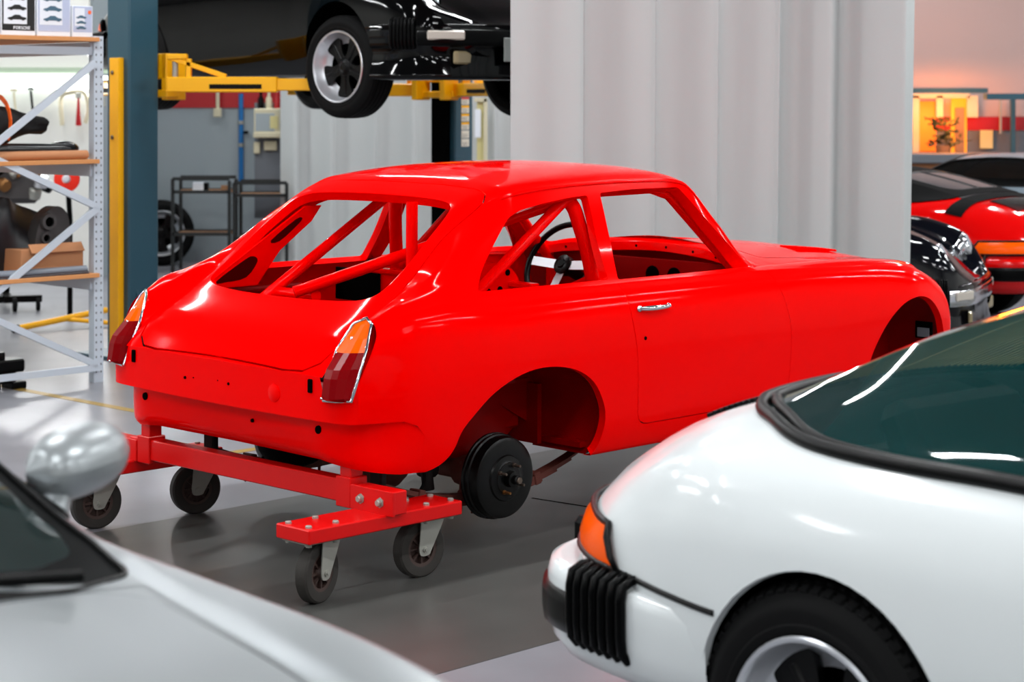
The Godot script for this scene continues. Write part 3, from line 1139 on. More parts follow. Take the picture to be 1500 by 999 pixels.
func tail_lamps(M: Dictionary, car: Node3D, L: Loft) -> void:
	for s in [1.0, -1.0]:
		var lamp := Node3D.new()
		lamp.name = "tail_lamp"
		car.add_child(lamp, true)
		# the lamp base: bottom and top, inner and outer
		var bo := Vector3(-0.757, 0.525, 0.676)
		var bi := Vector3(-0.781, 0.525, 0.566)
		var mo := Vector3(-0.69, 0.68, 0.672)
		var mi := Vector3(-0.715, 0.68, 0.556)
		var to := Vector3(-0.645, 0.765, 0.648)
		var ti := Vector3(-0.668, 0.765, 0.585)
		var tip := Vector3(-0.643, 0.784, 0.622)
		# bowed sections between base lines: f along the height, depth of the lens over the base
		var levels := [[bi, bo, 0.02, 0.0], [bi.lerp(mi, 0.08), bo.lerp(mo, 0.08), 0.052, 0.0], [bi.lerp(mi, 0.5), bo.lerp(mo, 0.5), 0.07, 0.0], [bi.lerp(mi, 0.68), bo.lerp(mo, 0.68), 0.07, 0.0], [mi, mo, 0.042, 0.0], [mi.lerp(ti, 0.5), mo.lerp(to, 0.5), 0.028, 0.0], [ti, to, 0.012, 0.0], [tip, tip, 0.0, 0.0]]
		var rows := []
		for l in levels:
			var a: Vector3 = l[0]
			var b: Vector3 = l[1]
			var row := []
			for k in [[0.0, 0.0], [0.10, 0.6], [0.22, 1.0], [0.5, 1.08], [0.66, 0.92], [0.85, 0.55], [1.0, 0.0]]:
				var p: Vector3 = a.lerp(b, k[0]) + Vector3(-0.93, -0.05, 0.12) * (l[2] * k[1])
				row.append(Vector3(p.x, p.y, p.z * s))
			rows.append(row)
		var rl := MB.new()
		var al := MB.new()
		for j in 7:
			for i in 6:
				var m: MB = rl if j < 4 else al
				m.quad(rows[j][i], rows[j][i + 1], rows[j + 1][i + 1], rows[j + 1][i], Vector3(-1, 0.1, s * (0.8 if i > 3 else -0.4 if i < 1 else 0.1)))
		var bot := MB.new()
		for i in 6:
			rl.tri(rows[0][0], rows[0][i], rows[0][i + 1], Vector3.DOWN)
		obj("red_lens", rl, M.red_lens, lamp, "dark red lens")
		obj("amber_lens", al, M.amber_lens, lamp, "amber upper lens")
		# ribs and reflector inside
		var inn := MB.new()
		var bk := []
		for p in [bi, bo, mo, to, tip, ti, mi]:
			bk.append(Vector3(p.x - 0.004, p.y, p.z * s))
		for i in range(1, 6):
			inn.tri(bk[0], bk[i], bk[i + 1], Vector3(-1, 0, 0))
		obj("reflector", inn, M.reflector, lamp)
		var bulb := MB.new()
		bulb.ell(Vector3(-0.70, 0.715, 0.612 * s), Vector3(0.012, 0.014, 0.012), Basis(), 10, 6)
		bulb.ell(Vector3(-0.755, 0.60, 0.615 * s), Vector3(0.012, 0.014, 0.012), Basis(), 10, 6)
		obj("bulb", bulb, M.chrome, lamp)
		var scr := MB.new()
		scr.ell(Vector3(-0.752, 0.677, 0.590 * s), Vector3(0.005, 0.005, 0.005), Basis(), 8, 6)
		scr.ell(Vector3(-0.822, 0.536, 0.60 * s), Vector3(0.005, 0.005, 0.005), Basis(), 8, 6)
		obj("screw", scr, M.chrome, lamp)
		var ch := MB.new()
		var path := []
		for p in [bi, bo, mo, to, tip, ti, mi]:
			path.append(Vector3(p.x - 0.005, p.y, p.z * s))
		path[0] = path[0] + Vector3(0, -0.003, 0)
		ch.tube([path[0], path[0].lerp(path[1], 0.5), path[1].lerp(path[2], 0.02), path[1].lerp(path[2], 0.5), path[2], path[3], path[4], path[5], path[6], path[6].lerp(path[0], 0.5), path[0]], 0.0065, 8)
		obj("chrome_trim", ch, M.chrome, lamp, "chrome surround")
		# the painted plinth behind the lamp
		var pl := MB.new()
		var fr := [bi, bo, mo, to, tip, ti, mi]
		var dirs := [Vector3(0.05, 0, 0.0), Vector3(0.05, 0, -0.01), Vector3(0.05, -0.02, -0.02), Vector3(0.025, -0.03, -0.02), Vector3(0.02, -0.03, 0), Vector3(0.012, -0.03, 0), Vector3(0.03, -0.03, 0)]
		for i in 7:
			var a: Vector3 = fr[i]
			var b: Vector3 = fr[(i + 1) % 7]
			var c: Vector3 = b + dirs[(i + 1) % 7]
			var d: Vector3 = a + dirs[i]
			var q := []
			for p in [a, b, c, d]:
				q.append(Vector3(p.x, p.y, p.z * s))
			pl.quad(q[0], q[1], q[2], q[3], (q[0] + q[1]) * 0.5 - Vector3(-0.72, 0.65, 0.615 * s))
		obj("lamp_plinth", pl, M.red, lamp)
	# holes and marks of the tail panel
	for s in [1.0, -1.0]:
		var sl := MB.new()
		sl.box(Vector3(-0.787, 0.562, 0.50 * s), Vector3(0.01, 0.045, 0.02), Basis(), 0.003)
		obj("slot", sl, M.black, car)
	for p in [Vector4(-0.80, 0.52, -0.17, 0.006), Vector4(-0.80, 0.525, -0.12, 0.003), Vector4(-0.80, 0.53, 0.02, 0.003), Vector4(-0.80, 0.525, 0.08, 0.006), Vector4(-0.745, 0.40, 0.14, 0.007), Vector4(-0.744, 0.412, 0.49, 0.0145), Vector4(-0.744, 0.412, -0.49, 0.0145)]:
		var hole := MB.new()
		hole.lathe(U.v2([0.0, 0.002, p.w - 0.001, 0.002, p.w, -0.004]), Vector3(p.x, p.y, p.z), Basis(Vector3.BACK, PI / 2), 12)
		obj("bolt_hole", hole, M.black, car)
	var cap := MB.new()
	cap.lathe(U.v2([0.0, 0.003, 0.028, 0.003, 0.031, 0.001, 0.031, -0.004]), Vector3(-0.793, 0.52, 0.32), Basis(Vector3.BACK, PI / 2), 24)
	obj("blanking_plate", cap, M.red, car)

func coupe_inside(M: Dictionary, car: Node3D, L: Loft) -> void:
	var red: Material = M.red
	var fl := MB.new()
	fl.box(Vector3(1.0, 0.255, 0), Vector3(1.35, 0.02, 1.36))
	fl.box(Vector3(1.05, 0.33, 0), Vector3(1.2, 0.16, 0.26), Basis(), 0.05)
	fl.box(Vector3(0.30, 0.35, 0), Vector3(0.02, 0.22, 1.0))
	fl.box(Vector3(-0.22, 0.47, 0), Vector3(1.02, 0.015, 0.90))
	fl.box(Vector3(-0.70, 0.40, 0), Vector3(0.01, 0.16, 1.0))
	for s in [1.0, -1.0]:
		fl.box(Vector3(1.08, 0.29, 0.68 * s), Vector3(1.25, 0.13, 0.08), Basis(), 0.02)
		fl.box(Vector3(-0.18, 0.34, 0.40 * s), Vector3(0.9, 0.09, 0.06), Basis(), 0.01)
		fl.box(Vector3(2.15, 0.36, 0.36 * s), Vector3(1.1, 0.09, 0.07), Basis(), 0.01)
		# inner quarter: wheel house hump and side shelf
		fl.ell(Vector3(0.02, 0.46, 0.40 * s), Vector3(0.34, 0.25, 0.05))
		fl.box(Vector3(-0.17, 0.755, 0.60 * s), Vector3(0.52, 0.015, 0.09), Basis(), 0.004)
		fl.box(Vector3(-0.20, 0.62, 0.565 * s), Vector3(0.60, 0.26, 0.01))
	obj("floor_pan", fl, M.shaded_red, car)
	var dk := MB.new()
	dk.box(Vector3(1.60, 0.52, 0), Vector3(0.02, 0.56, 1.16))
	dk.box(Vector3(1.50, 0.72, 0), Vector3(0.02, 0.20, 1.12))
	obj("bulkhead", dk, M.shaded_red, car)
	# scuttle rail below the windscreen, with its screw holes
	var rail := MB.new()
	var lip := []
	for i in 41:
		var z := lerpf(-0.55, 0.55, i / 40.0)
		var a := absf(z)
		var x := 1.572 - 0.16 * pow(a / 0.55, 2.2)
		var y := L.at(x + 0.012, L.t_of_z(x + 0.012, maxf(a, 0.001), 9.0, 12.0)).y
		lip.append(Vector3(x, y, z))
	rail.grid([lip, lip.map(func(p): return p + Vector3(-0.03, -0.012, 0)), lip.map(func(p): return p + Vector3(-0.034, -0.018, 0)), lip.map(func(p): return p + Vector3(-0.036, -0.052, 0))], -1.0)
	for i in [4, 10, 16, 22, 28, 34]:
		var holes := MB.new()
		holes.lathe(U.v2([0.0, 0.001, 0.006, 0.001, 0.006, -0.003]), lip[i] + Vector3(-0.0355, -0.034, 0), Basis(Vector3.BACK, PI / 2), 8)
		obj("screw_hole", holes, M.black, car)
	obj("scuttle_rail", rail, red, car)
	for z in [0.02, 0.14]:
		var gh := MB.new()
		gh.lathe(U.v2([0.0, 0.002, 0.036, 0.002, 0.037, -0.003]), Vector3(1.488, 0.755, z), Basis(Vector3.BACK, PI / 2), 18)
		obj("gauge_hole", gh, M.black, car)
	var gs := MB.new()
	gs.box(Vector3(1.487, 0.69, 0.28), Vector3(0.006, 0.035, 0.14))
	obj("dash_slot", gs, M.black, car)
	# roll cage
	var hoop := [Vector3(0.60, 0.30, 0.57), Vector3(0.535, 0.83, 0.545), Vector3(0.495, 1.04, 0.51), Vector3(0.485, 1.11, 0.48), Vector3(0.48, 1.145, 0.42), Vector3(0.485, 1.16, 0.30), Vector3(0.485, 1.165, 0.0)]
	var path := []
	for p in hoop:
		path.append(p)
	for i in range(hoop.size() - 2, -1, -1):
		path.append(hoop[i] * Vector3(1, 1, -1))
	var hm := MB.new()
	hm.tube(U.smooth3(path, 5), 0.028, 12)
	obj("roll_hoop", hm, red, car)
	for t in [
		[Vector3(0.48, 1.135, 0.49), Vector3(0.03, 0.965, 0.21), Vector3(-0.40, 0.80, -0.06)], [Vector3(0.44, 1.13, -0.45), Vector3(-0.36, 0.745, -0.31)], [Vector3(0.48, 1.14, 0.47), Vector3(-0.12, 0.75, 0.50)], 
		[Vector3(-0.30, 0.775, -0.28), Vector3(-0.33, 0.785, -0.02)], [Vector3(-0.11, 0.76, 0.25), Vector3(-0.11, 1.13, 0.25)],
		[Vector3(0.50, 1.15, 0.46), Vector3(0.96, 1.155, 0.46), Vector3(1.06, 1.125, 0.47), Vector3(1.44, 0.78, 0.53), Vector3(1.50, 0.30, 0.58)], [Vector3(0.50, 1.15, -0.46), Vector3(0.96, 1.155, -0.46), Vector3(1.06, 1.125, -0.47), Vector3(1.44, 0.78, -0.53), Vector3(1.50, 0.30, -0.58)],
		[Vector3(0.58, 0.84, 0.54), Vector3(0.60, 0.40, -0.54)], [Vector3(0.55, 0.80, -0.54), Vector3(0.50, 1.12, -0.10)],
	]:
		var m := MB.new()
		m.tube(t, 0.022, 10)
		obj("cage_tube", m, red, car)
	# rear edge of the boot opening, bulkhead strip behind the seats, strut bracket and inner pillar
	var st := MB.new()
	st.box(Vector3(0.30, 0.66, 0), Vector3(0.012, 0.30, 0.95))
	st.box(Vector3(0.30, 0.815, 0), Vector3(0.05, 0.02, 0.95), Basis(), 0.005)
	obj("seat_bulkhead", st, red, car)
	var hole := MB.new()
	hole.box(Vector3(-0.12, 0.481, -0.02), Vector3(0.42, 0.008, 0.52))  # flat black sheet standing for the shade down in the boot floor
	obj("well_shade_sheet", hole, M.black, car)
	for s in [1.0, -1.0]:
		var pil := MB.new()
		# inner frame of the rear pillar: a plate inside the outer skin with two openings
		var plate := U.v2([-0.47, 0.80, -0.495, 0.815, -0.06, 1.10, 0.02, 1.10, -0.02, 1.04, -0.16, 0.93, -0.23, 0.83, -0.25, 0.80])
		pil.prism(plate, 0.008 * s, Transform3D(Basis(Vector3.RIGHT, -0.18 * s), Vector3(0, 0.17 * 0.0, 0.515 * s) + Vector3(0, 0, 0.17 * s * 0.55)))
		obj("inner_pillar", pil, red, car)
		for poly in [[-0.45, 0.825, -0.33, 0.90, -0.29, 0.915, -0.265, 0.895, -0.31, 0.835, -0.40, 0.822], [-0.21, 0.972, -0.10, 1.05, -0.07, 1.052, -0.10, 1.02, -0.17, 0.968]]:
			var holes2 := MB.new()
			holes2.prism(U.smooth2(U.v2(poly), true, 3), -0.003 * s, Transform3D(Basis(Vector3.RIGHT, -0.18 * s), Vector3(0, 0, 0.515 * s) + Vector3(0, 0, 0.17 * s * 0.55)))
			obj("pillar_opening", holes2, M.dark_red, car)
		var br := MB.new()
		br.tube([Vector3(-0.255, 0.955, 0.53 * s), Vector3(-0.26, 0.925, 0.47 * s)], 0.016, 12)
		obj("strut_bracket", br, red, car)
	# inner arch bracket behind the seat with lightening holes
	var ib := MB.new()
	var arc := PackedVector2Array([Vector2(0.06, 0.45)])
	for i in 13:
		var a := PI - PI * i / 12.0
		arc.append(Vector2(0.20 + cos(a) * 0.14, 0.79 + sin(a) * 0.11))
	arc.append(Vector2(0.34, 0.45))
	ib.prism(arc, 0.02, Transform3D(Basis(), Vector3(0.0, 0, 0.34)))
	obj("arch_bracket", ib, red, car)
	for p in [Vector2(0.11, 0.80), Vector2(0.17, 0.795), Vector2(0.23, 0.80), Vector2(0.30, 0.79), Vector2(0.20, 0.87), Vector2(0.27, 0.86)]:
		var ih := MB.new()
		ih.lathe(U.v2([0.0, 0.002, 0.012, 0.002, 0.012, -0.003]), Vector3(p.x, p.y, 0.361), Basis(Vector3.RIGHT, PI / 2), 10)
		obj("lightening_hole", ih, M.black, car)
	# steering wheel on the far side
	var sw := Node3D.new()
	sw.name = "steering_wheel"
	car.add_child(sw, true)
	sw.transform = Transform3D(Basis(Vector3.BACK, deg_to_rad(62.0)), Vector3(1.30, 0.79, -0.34))
	var rim := MB.new()
	var ring := []
	for i in 48:
		ring.append(Vector3(cos(TAU * i / 48), 0, sin(TAU * i / 48)) * 0.183)
	rim.tube(ring, 0.0135, 10, false, true)
	obj("rim", rim, M.black_gloss, sw)
	for i in 3:
		var sp := MB.new()
		var d := [Vector3(0, 0, 1), Vector3(0, 0, -1), Vector3(-1, 0, 0)][i] as Vector3
		sp.bar(d * 0.035 + Vector3(0, -0.02, 0), d * 0.178, 0.042, 0.004, Vector3.UP, 0.001)
		obj("spoke", sp, M.alloy, sw)
	var hub := MB.new()
	hub.lathe(U.v2([0.0, 0.012, 0.018, 0.012, 0.022, 0.006, 0.034, 0.004, 0.044, 0.0, 0.046, -0.03, 0.03, -0.06, 0.02, -0.18]), Vector3(0, -0.01, 0), Basis(), 24)
	obj("hub", hub, M.black_gloss, sw)

func running_gear(M: Dictionary, car: Node3D) -> void:
	var ax := MB.new()
	ax.tube([Vector3(0, 0.172, -0.56), Vector3(0, 0.172, 0.56)], 0.035, 14)
	ax.ell(Vector3(0.0, 0.172, -0.05), Vector3(0.15, 0.15, 0.12))
	ax.tube([Vector3(0.15, 0.19, -0.05), Vector3(1.2, 0.27, 0.0)], 0.03, 10)
	for s in [1.0, -1.0]:
		ax.tube([Vector3(0, 0.172, 0.48 * s), Vector3(0, 0.172, 0.40 * s)], 0.055, 14)
	obj("rear_axle", ax, M.rust, car)
	for s in [1.0, -1.0]:
		var dr := Node3D.new()
		dr.name = "brake_drum"
		car.add_child(dr, true)
		dr.transform = Transform3D(Basis(Vector3.RIGHT, PI / 2 * s), Vector3(0.0, 0.172, 0.64 * s))
		var m := MB.new()
		m.lathe(U.v2([0.055, 0.0, 0.062, -0.004, 0.078, -0.006, 0.082, -0.012, 0.128, -0.012, 0.140, -0.018, 0.144, -0.03, 0.144, -0.052, 0.150, -0.055, 0.150, -0.064, 0.146, -0.067, 0.146, -0.072, 0.152, -0.075, 0.152, -0.084, 0.10, -0.092, 0.0, -0.092]), Vector3.ZERO, Basis(), 56)
		obj("drum", m, M.drum, dr)
		var hb := MB.new()
		hb.lathe(U.v2([0.0, 0.050, 0.012, 0.050, 0.016, 0.046, 0.017, 0.030, 0.027, 0.028, 0.029, 0.004, 0.056, 0.001, 0.058, -0.004]), Vector3.ZERO, Basis(), 20)
		obj("hub", hb, M.drum, dr)
		var nut := MB.new()
		nut.lathe(U.v2([0.0, 0.058, 0.011, 0.058, 0.013, 0.055, 0.013, 0.044]), Vector3.ZERO, Basis(), 6, 0.1)
		obj("axle_nut", nut, M.worn_steel, dr)
		for i in 4:
			var sd := MB.new()
			var a := TAU * i / 4.0 + 0.5
			var o := Vector3(cos(a), 0, sin(a)) * 0.0505
			sd.lathe(U.v2([0.0, 0.034, 0.0045, 0.034, 0.0055, 0.031, 0.0055, 0.008, 0.0075, 0.008, 0.0085, 0.0, 0.0085, -0.006]), o, Basis(), 10)
			obj("wheel_stud", sd, M.worn_steel if i != 1 else M.brass, dr)
		# leaf spring with clamps, hung from a rear shackle and a front eye
		var lf := Node3D.new()
		lf.name = "leaf_spring"
		car.add_child(lf, true)
		for k in 5:
			var e := 1.0 - k * 0.15
			var pts := []
			for i in 15:
				var u := lerpf(-e, e, i / 14.0)
				var x := 0.04 + u * (0.52 if u > 0 else 0.50)
				pts.append(Vector3(x, 0.095 + 0.10 * u * u - k * 0.008, 0.47 * s))
			var sp := MB.new()
			for i in 14:
				sp.bar(pts[i], pts[i + 1], 0.045, 0.0075, Vector3.UP)
			obj("leaf", sp, M.rust, lf)
		for x in [-0.28, 0.30]:
			var cl := MB.new()
			var u: float = (x - 0.04) / 0.5
			cl.box(Vector3(x, 0.085 + 0.10 * u * u, 0.47 * s), Vector3(0.03, 0.045, 0.056), Basis(Vector3.BACK, 0.2 * signf(x)), 0.003)
			obj("spring_clamp", cl, M.rust, lf)
		var sa := MB.new()
		sa.box(Vector3(0.0, 0.085, 0.47 * s), Vector3(0.11, 0.05, 0.075), Basis(), 0.006)
		for x in [-0.04, 0.04]:
			for z in [-0.03, 0.03]:
				sa.tube([Vector3(x, 0.035, 0.47 * s + z), Vector3(x, 0.21, 0.47 * s + z)], 0.006, 8)
		obj("axle_saddle", sa, M.rust, lf)
		var sh := MB.new()
		sh.tube([Vector3(0.56, 0.20, 0.44 * s), Vector3(0.56, 0.20, 0.50 * s)], 0.028, 12)
		sh.box(Vector3(0.54, 0.24, 0.47 * s), Vector3(0.10, 0.09, 0.08), Basis(), 0.01)
		obj("spring_hanger", sh, M.dark_rust, lf)
		var sk := MB.new()
		sk.box(Vector3(-0.46, 0.235, 0.47 * s), Vector3(0.03, 0.14, 0.06), Basis(), 0.006)
		obj("spring_shackle", sk, M.dark_rust, lf)
		# damper and brake hose
		var da := MB.new()
		da.tube([Vector3(-0.16, 0.12, 0.40 * s), Vector3(-0.19, 0.42, 0.38 * s)], 0.022, 12)
		da.tube([Vector3(-0.10, 0.18, 0.36 * s), Vector3(-0.16, 0.19, 0.36 * s)], 0.03, 12)
		obj("damper", da, M.dark_rust, car)
		var ho := MB.new()
		ho.tube(U.smooth3([Vector3(-0.26, 0.36, 0.40 * s), Vector3(-0.28, 0.28, 0.43 * s), Vector3(-0.22, 0.20, 0.44 * s), Vector3(-0.24, 0.13, 0.44 * s), Vector3(-0.34, 0.06, 0.42 * s)], 4), 0.006, 6)
		obj("brake_hose", ho, M.rubber, car)
	# chassis plates seen behind the wheel houses
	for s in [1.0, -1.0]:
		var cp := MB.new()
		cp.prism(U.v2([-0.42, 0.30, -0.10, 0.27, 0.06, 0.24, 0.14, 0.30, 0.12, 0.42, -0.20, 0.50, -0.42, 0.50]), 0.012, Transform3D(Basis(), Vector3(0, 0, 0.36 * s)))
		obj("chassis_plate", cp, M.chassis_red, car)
		var ch := MB.new()
		ch.lathe(U.v2([0.0, 0.001, 0.035, 0.001, 0.037, -0.002]), Vector3(0.07, 0.32, 0.374 * s), Basis(Vector3.RIGHT, PI / 2 * s), 16)
		obj("chassis_hole", ch, M.black, car)
		var pv := MB.new()
		pv.box(Vector3(2.585, 0.485, 0.66 * s), Vector3(0.01, 0.075, 0.085))
		obj("duct_opening", pv, M.black, car)
		var pg := MB.new()
		pg.box(Vector3(2.58, 0.475, 0.66 * s), Vector3(0.006, 0.04, 0.06))
		obj("duct_plate", pg, M.panel_grey, car)
	# black panel standing for the shade in the hollow beside the seat bulkhead
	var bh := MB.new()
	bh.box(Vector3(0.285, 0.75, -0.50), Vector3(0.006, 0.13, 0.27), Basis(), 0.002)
	obj("hollow_shade_panel", bh, M.black, car)
	# tank and exhaust under the boot
	var tk := MB.new()
	tk.box(Vector3(-0.45, 0.40, 0.12), Vector3(0.42, 0.13, 0.62), Basis(), 0.03)
	tk.ell(Vector3(-0.30, 0.24, -0.18), Vector3(0.14, 0.10, 0.14))
	obj("fuel_tank", tk, M.dark, car)
	var jack := MB.new()
	jack.box(Vector3(0.95, 0.20, 0.55), Vector3(0.10, 0.05, 0.08), Basis(), 0.01)
	jack.tube([Vector3(0.98, 0.185, 0.5), Vector3(0.98, 0.185, 0.62)], 0.02, 10)
	obj("jacking_point", jack, M.red, car)

# ---------------------------------------------------------------- dolly under the shell
func caster(M: Dictionary, parent: Node3D, at: Vector3, facing: float) -> void:
	# at: centre of the wheel; facing: turn of the wheel about the vertical
	var c := Node3D.new()
	c.name = "caster"
	parent.add_child(c, true)
	c.position = at
	c.rotation.y = facing
	var t := MB.new()
	t.lathe(U.v2([0.060, -0.021, 0.066, -0.0225, 0.090, -0.0225, 0.0965, -0.017, 0.0965, 0.017, 0.090, 0.0225, 0.066, 0.0225, 0.060, 0.021]), Vector3.ZERO, Basis(Vector3.RIGHT, PI / 2), 40)
	obj("tyre", t, M.caster_rubber, c)
	var h := MB.new()
	h.lathe(U.v2([0.050, 0.018, 0.062, 0.020, 0.062, -0.020, 0.050, -0.018, 0.050, 0.018]), Vector3.ZERO, Basis(Vector3.RIGHT, PI / 2), 32)
	h.lathe(U.v2([0.0, 0.025, 0.018, 0.025, 0.020, 0.022, 0.022, 0.006, 0.050, 0.004, 0.050, -0.004, 0.022, -0.006, 0.020, -0.022, 0.018, -0.025, 0.0, -0.025]), Vector3.ZERO, Basis(Vector3.RIGHT, PI / 2), 24)
	for k in 8:
		var a := TAU * k / 8.0
		var d := Vector3(cos(a), sin(a), 0)
		h.bar(d * 0.018, d * 0.053, 0.034, 0.007, d.cross(Vector3.BACK))
	obj("hub", h, M.caster_hub, c)
	var f := MB.new()
	for s in [1.0, -1.0]:
		f.prism(U.smooth2(U.v2([-0.016, -0.020, 0.016, -0.020, 0.030, 0.0, 0.078, 0.085, 0.082, 0.118, -0.005, 0.118, -0.022, 0.03, -0.024, 0.0]), true, 3), 0.004 * s, Transform3D(Basis(), Vector3(0, 0, 0.031 * s)))
	f.box(Vector3(0.04, 0.116, 0), Vector3(0.064, 0.005, 0.070), Basis(), 0.001)
	obj("fork", f, M.zinc, c)
	var b := MB.new()
	b.tube([Vector3(0, 0, -0.040), Vector3(0, 0, 0.040)], 0.011, 6)
	b.tube([Vector3(0, 0, -0.044), Vector3(0, 0, 0.044)], 0.006, 8)
	obj("axle_bolt", b, M.zinc, c)
	var k := MB.new()
	k.lathe(U.v2([0.0, 0.0, 0.030, 0.0, 0.032, 0.008, 0.032, 0.012, 0.0, 0.012]), Vector3(0.04, 0.117, 0), Basis(), 20)
	obj("swivel", k, M.red_steel, c)

func dolly(M: Dictionary) -> Node3D:
	var d := thing("dolly", "low red steel dolly on four grey swivel casters, carrying the tail of the red shell", "dolly", Vector3(-0.468, 0.0, -7.472), deg_to_rad(45.33))
	var ks := MB.new()
	ks.box(Vector3(-0.66, 0.301, -0.03), Vector3(0.06, 0.075, 1.26), Basis(), 0.004)
	obj("cross_beam", ks, M.red_steel, d)
	for s in [1.0, -1.0]:
		var pl := MB.new()
		var cx := -0.69 if s > 0 else -0.62
		pl.box(Vector3(cx, 0.231, 0.70 * s), Vector3(0.66, 0.046, 0.165), Basis(), 0.004)
		var po := obj("foot_plank", pl, M.red_steel, d)
		for e in [-1.0, 1.0]:
			for a in [-0.055, 0.055]:
				for b in [-0.05, 0.05]:
					var bt := MB.new()
					bt.tube([Vector3(cx + 0.25 * e + a, 0.195, 0.70 * s + b), Vector3(cx + 0.25 * e + a, 0.256, 0.70 * s + b)], 0.006, 6)
					bt.lathe(U.v2([0.0, 0.008, 0.009, 0.008, 0.011, 0.006, 0.011, 0.0]), Vector3(cx + 0.25 * e + a, 0.254, 0.70 * s + b), Basis(), 6, 0.1)
					bt.lathe(U.v2([0.0, -0.012, 0.009, -0.012, 0.011, -0.010, 0.011, 0.0]), Vector3(cx + 0.25 * e + a, 0.205, 0.70 * s + b), Basis(), 6, 0.1)
					obj("bolt", bt, M.zinc, po)
		for e in [-1.0, 1.0]:
			var mp := MB.new()
			mp.box(Vector3(cx + 0.25 * e, 0.205, 0.70 * s), Vector3(0.14, 0.006, 0.13), Basis(), 0.002)
			obj("caster_plate", mp, M.zinc, po)
		var br := MB.new()
		br.box(Vector3(-0.695, 0.292, 0.71 * s), Vector3(0.012, 0.080, 0.21), Basis(), 0.002)
		br.box(Vector3(-0.66, 0.292, 0.71 * s), Vector3(0.06, 0.075, 0.19), Basis(), 0.003)
		var bo := obj("bracket", br, M.red_steel, d)
		for z in [0.66, 0.755]:
			var b2 := MB.new()
			b2.lathe(U.v2([0.0, 0.016, 0.010, 0.016, 0.012, 0.013, 0.012, 0.004, 0.017, 0.004, 0.017, 0.0]), Vector3(-0.701, 0.292, z * s), Basis(Vector3.BACK, PI / 2), 6, 0.1)
			obj("bolt", b2, M.zinc, bo)
		var up := MB.new()
		up.box(Vector3(-0.66, 0.335, 0.565 * s), Vector3(0.055, 0.16, 0.055), Basis(), 0.003)
		up.box(Vector3(-0.66, 0.30, 0.565 * s), Vector3(0.075, 0.10, 0.075), Basis(), 0.003)
		obj("upright", up, M.red_steel, d)
	var th := deg_to_rad(45.33)
	for q in [[-0.92, 0.70, 62.0], [-0.46, 0.675, 42.0], [-0.37, -0.69, 28.0], [-0.79, -0.735, 36.0]]:
		var n := deg_to_rad(q[2])
		# turn so that the wheel's face looks that way in the room
		caster(M, d, Vector3(q[0], 0.0965, q[1]), n - th)
	return d

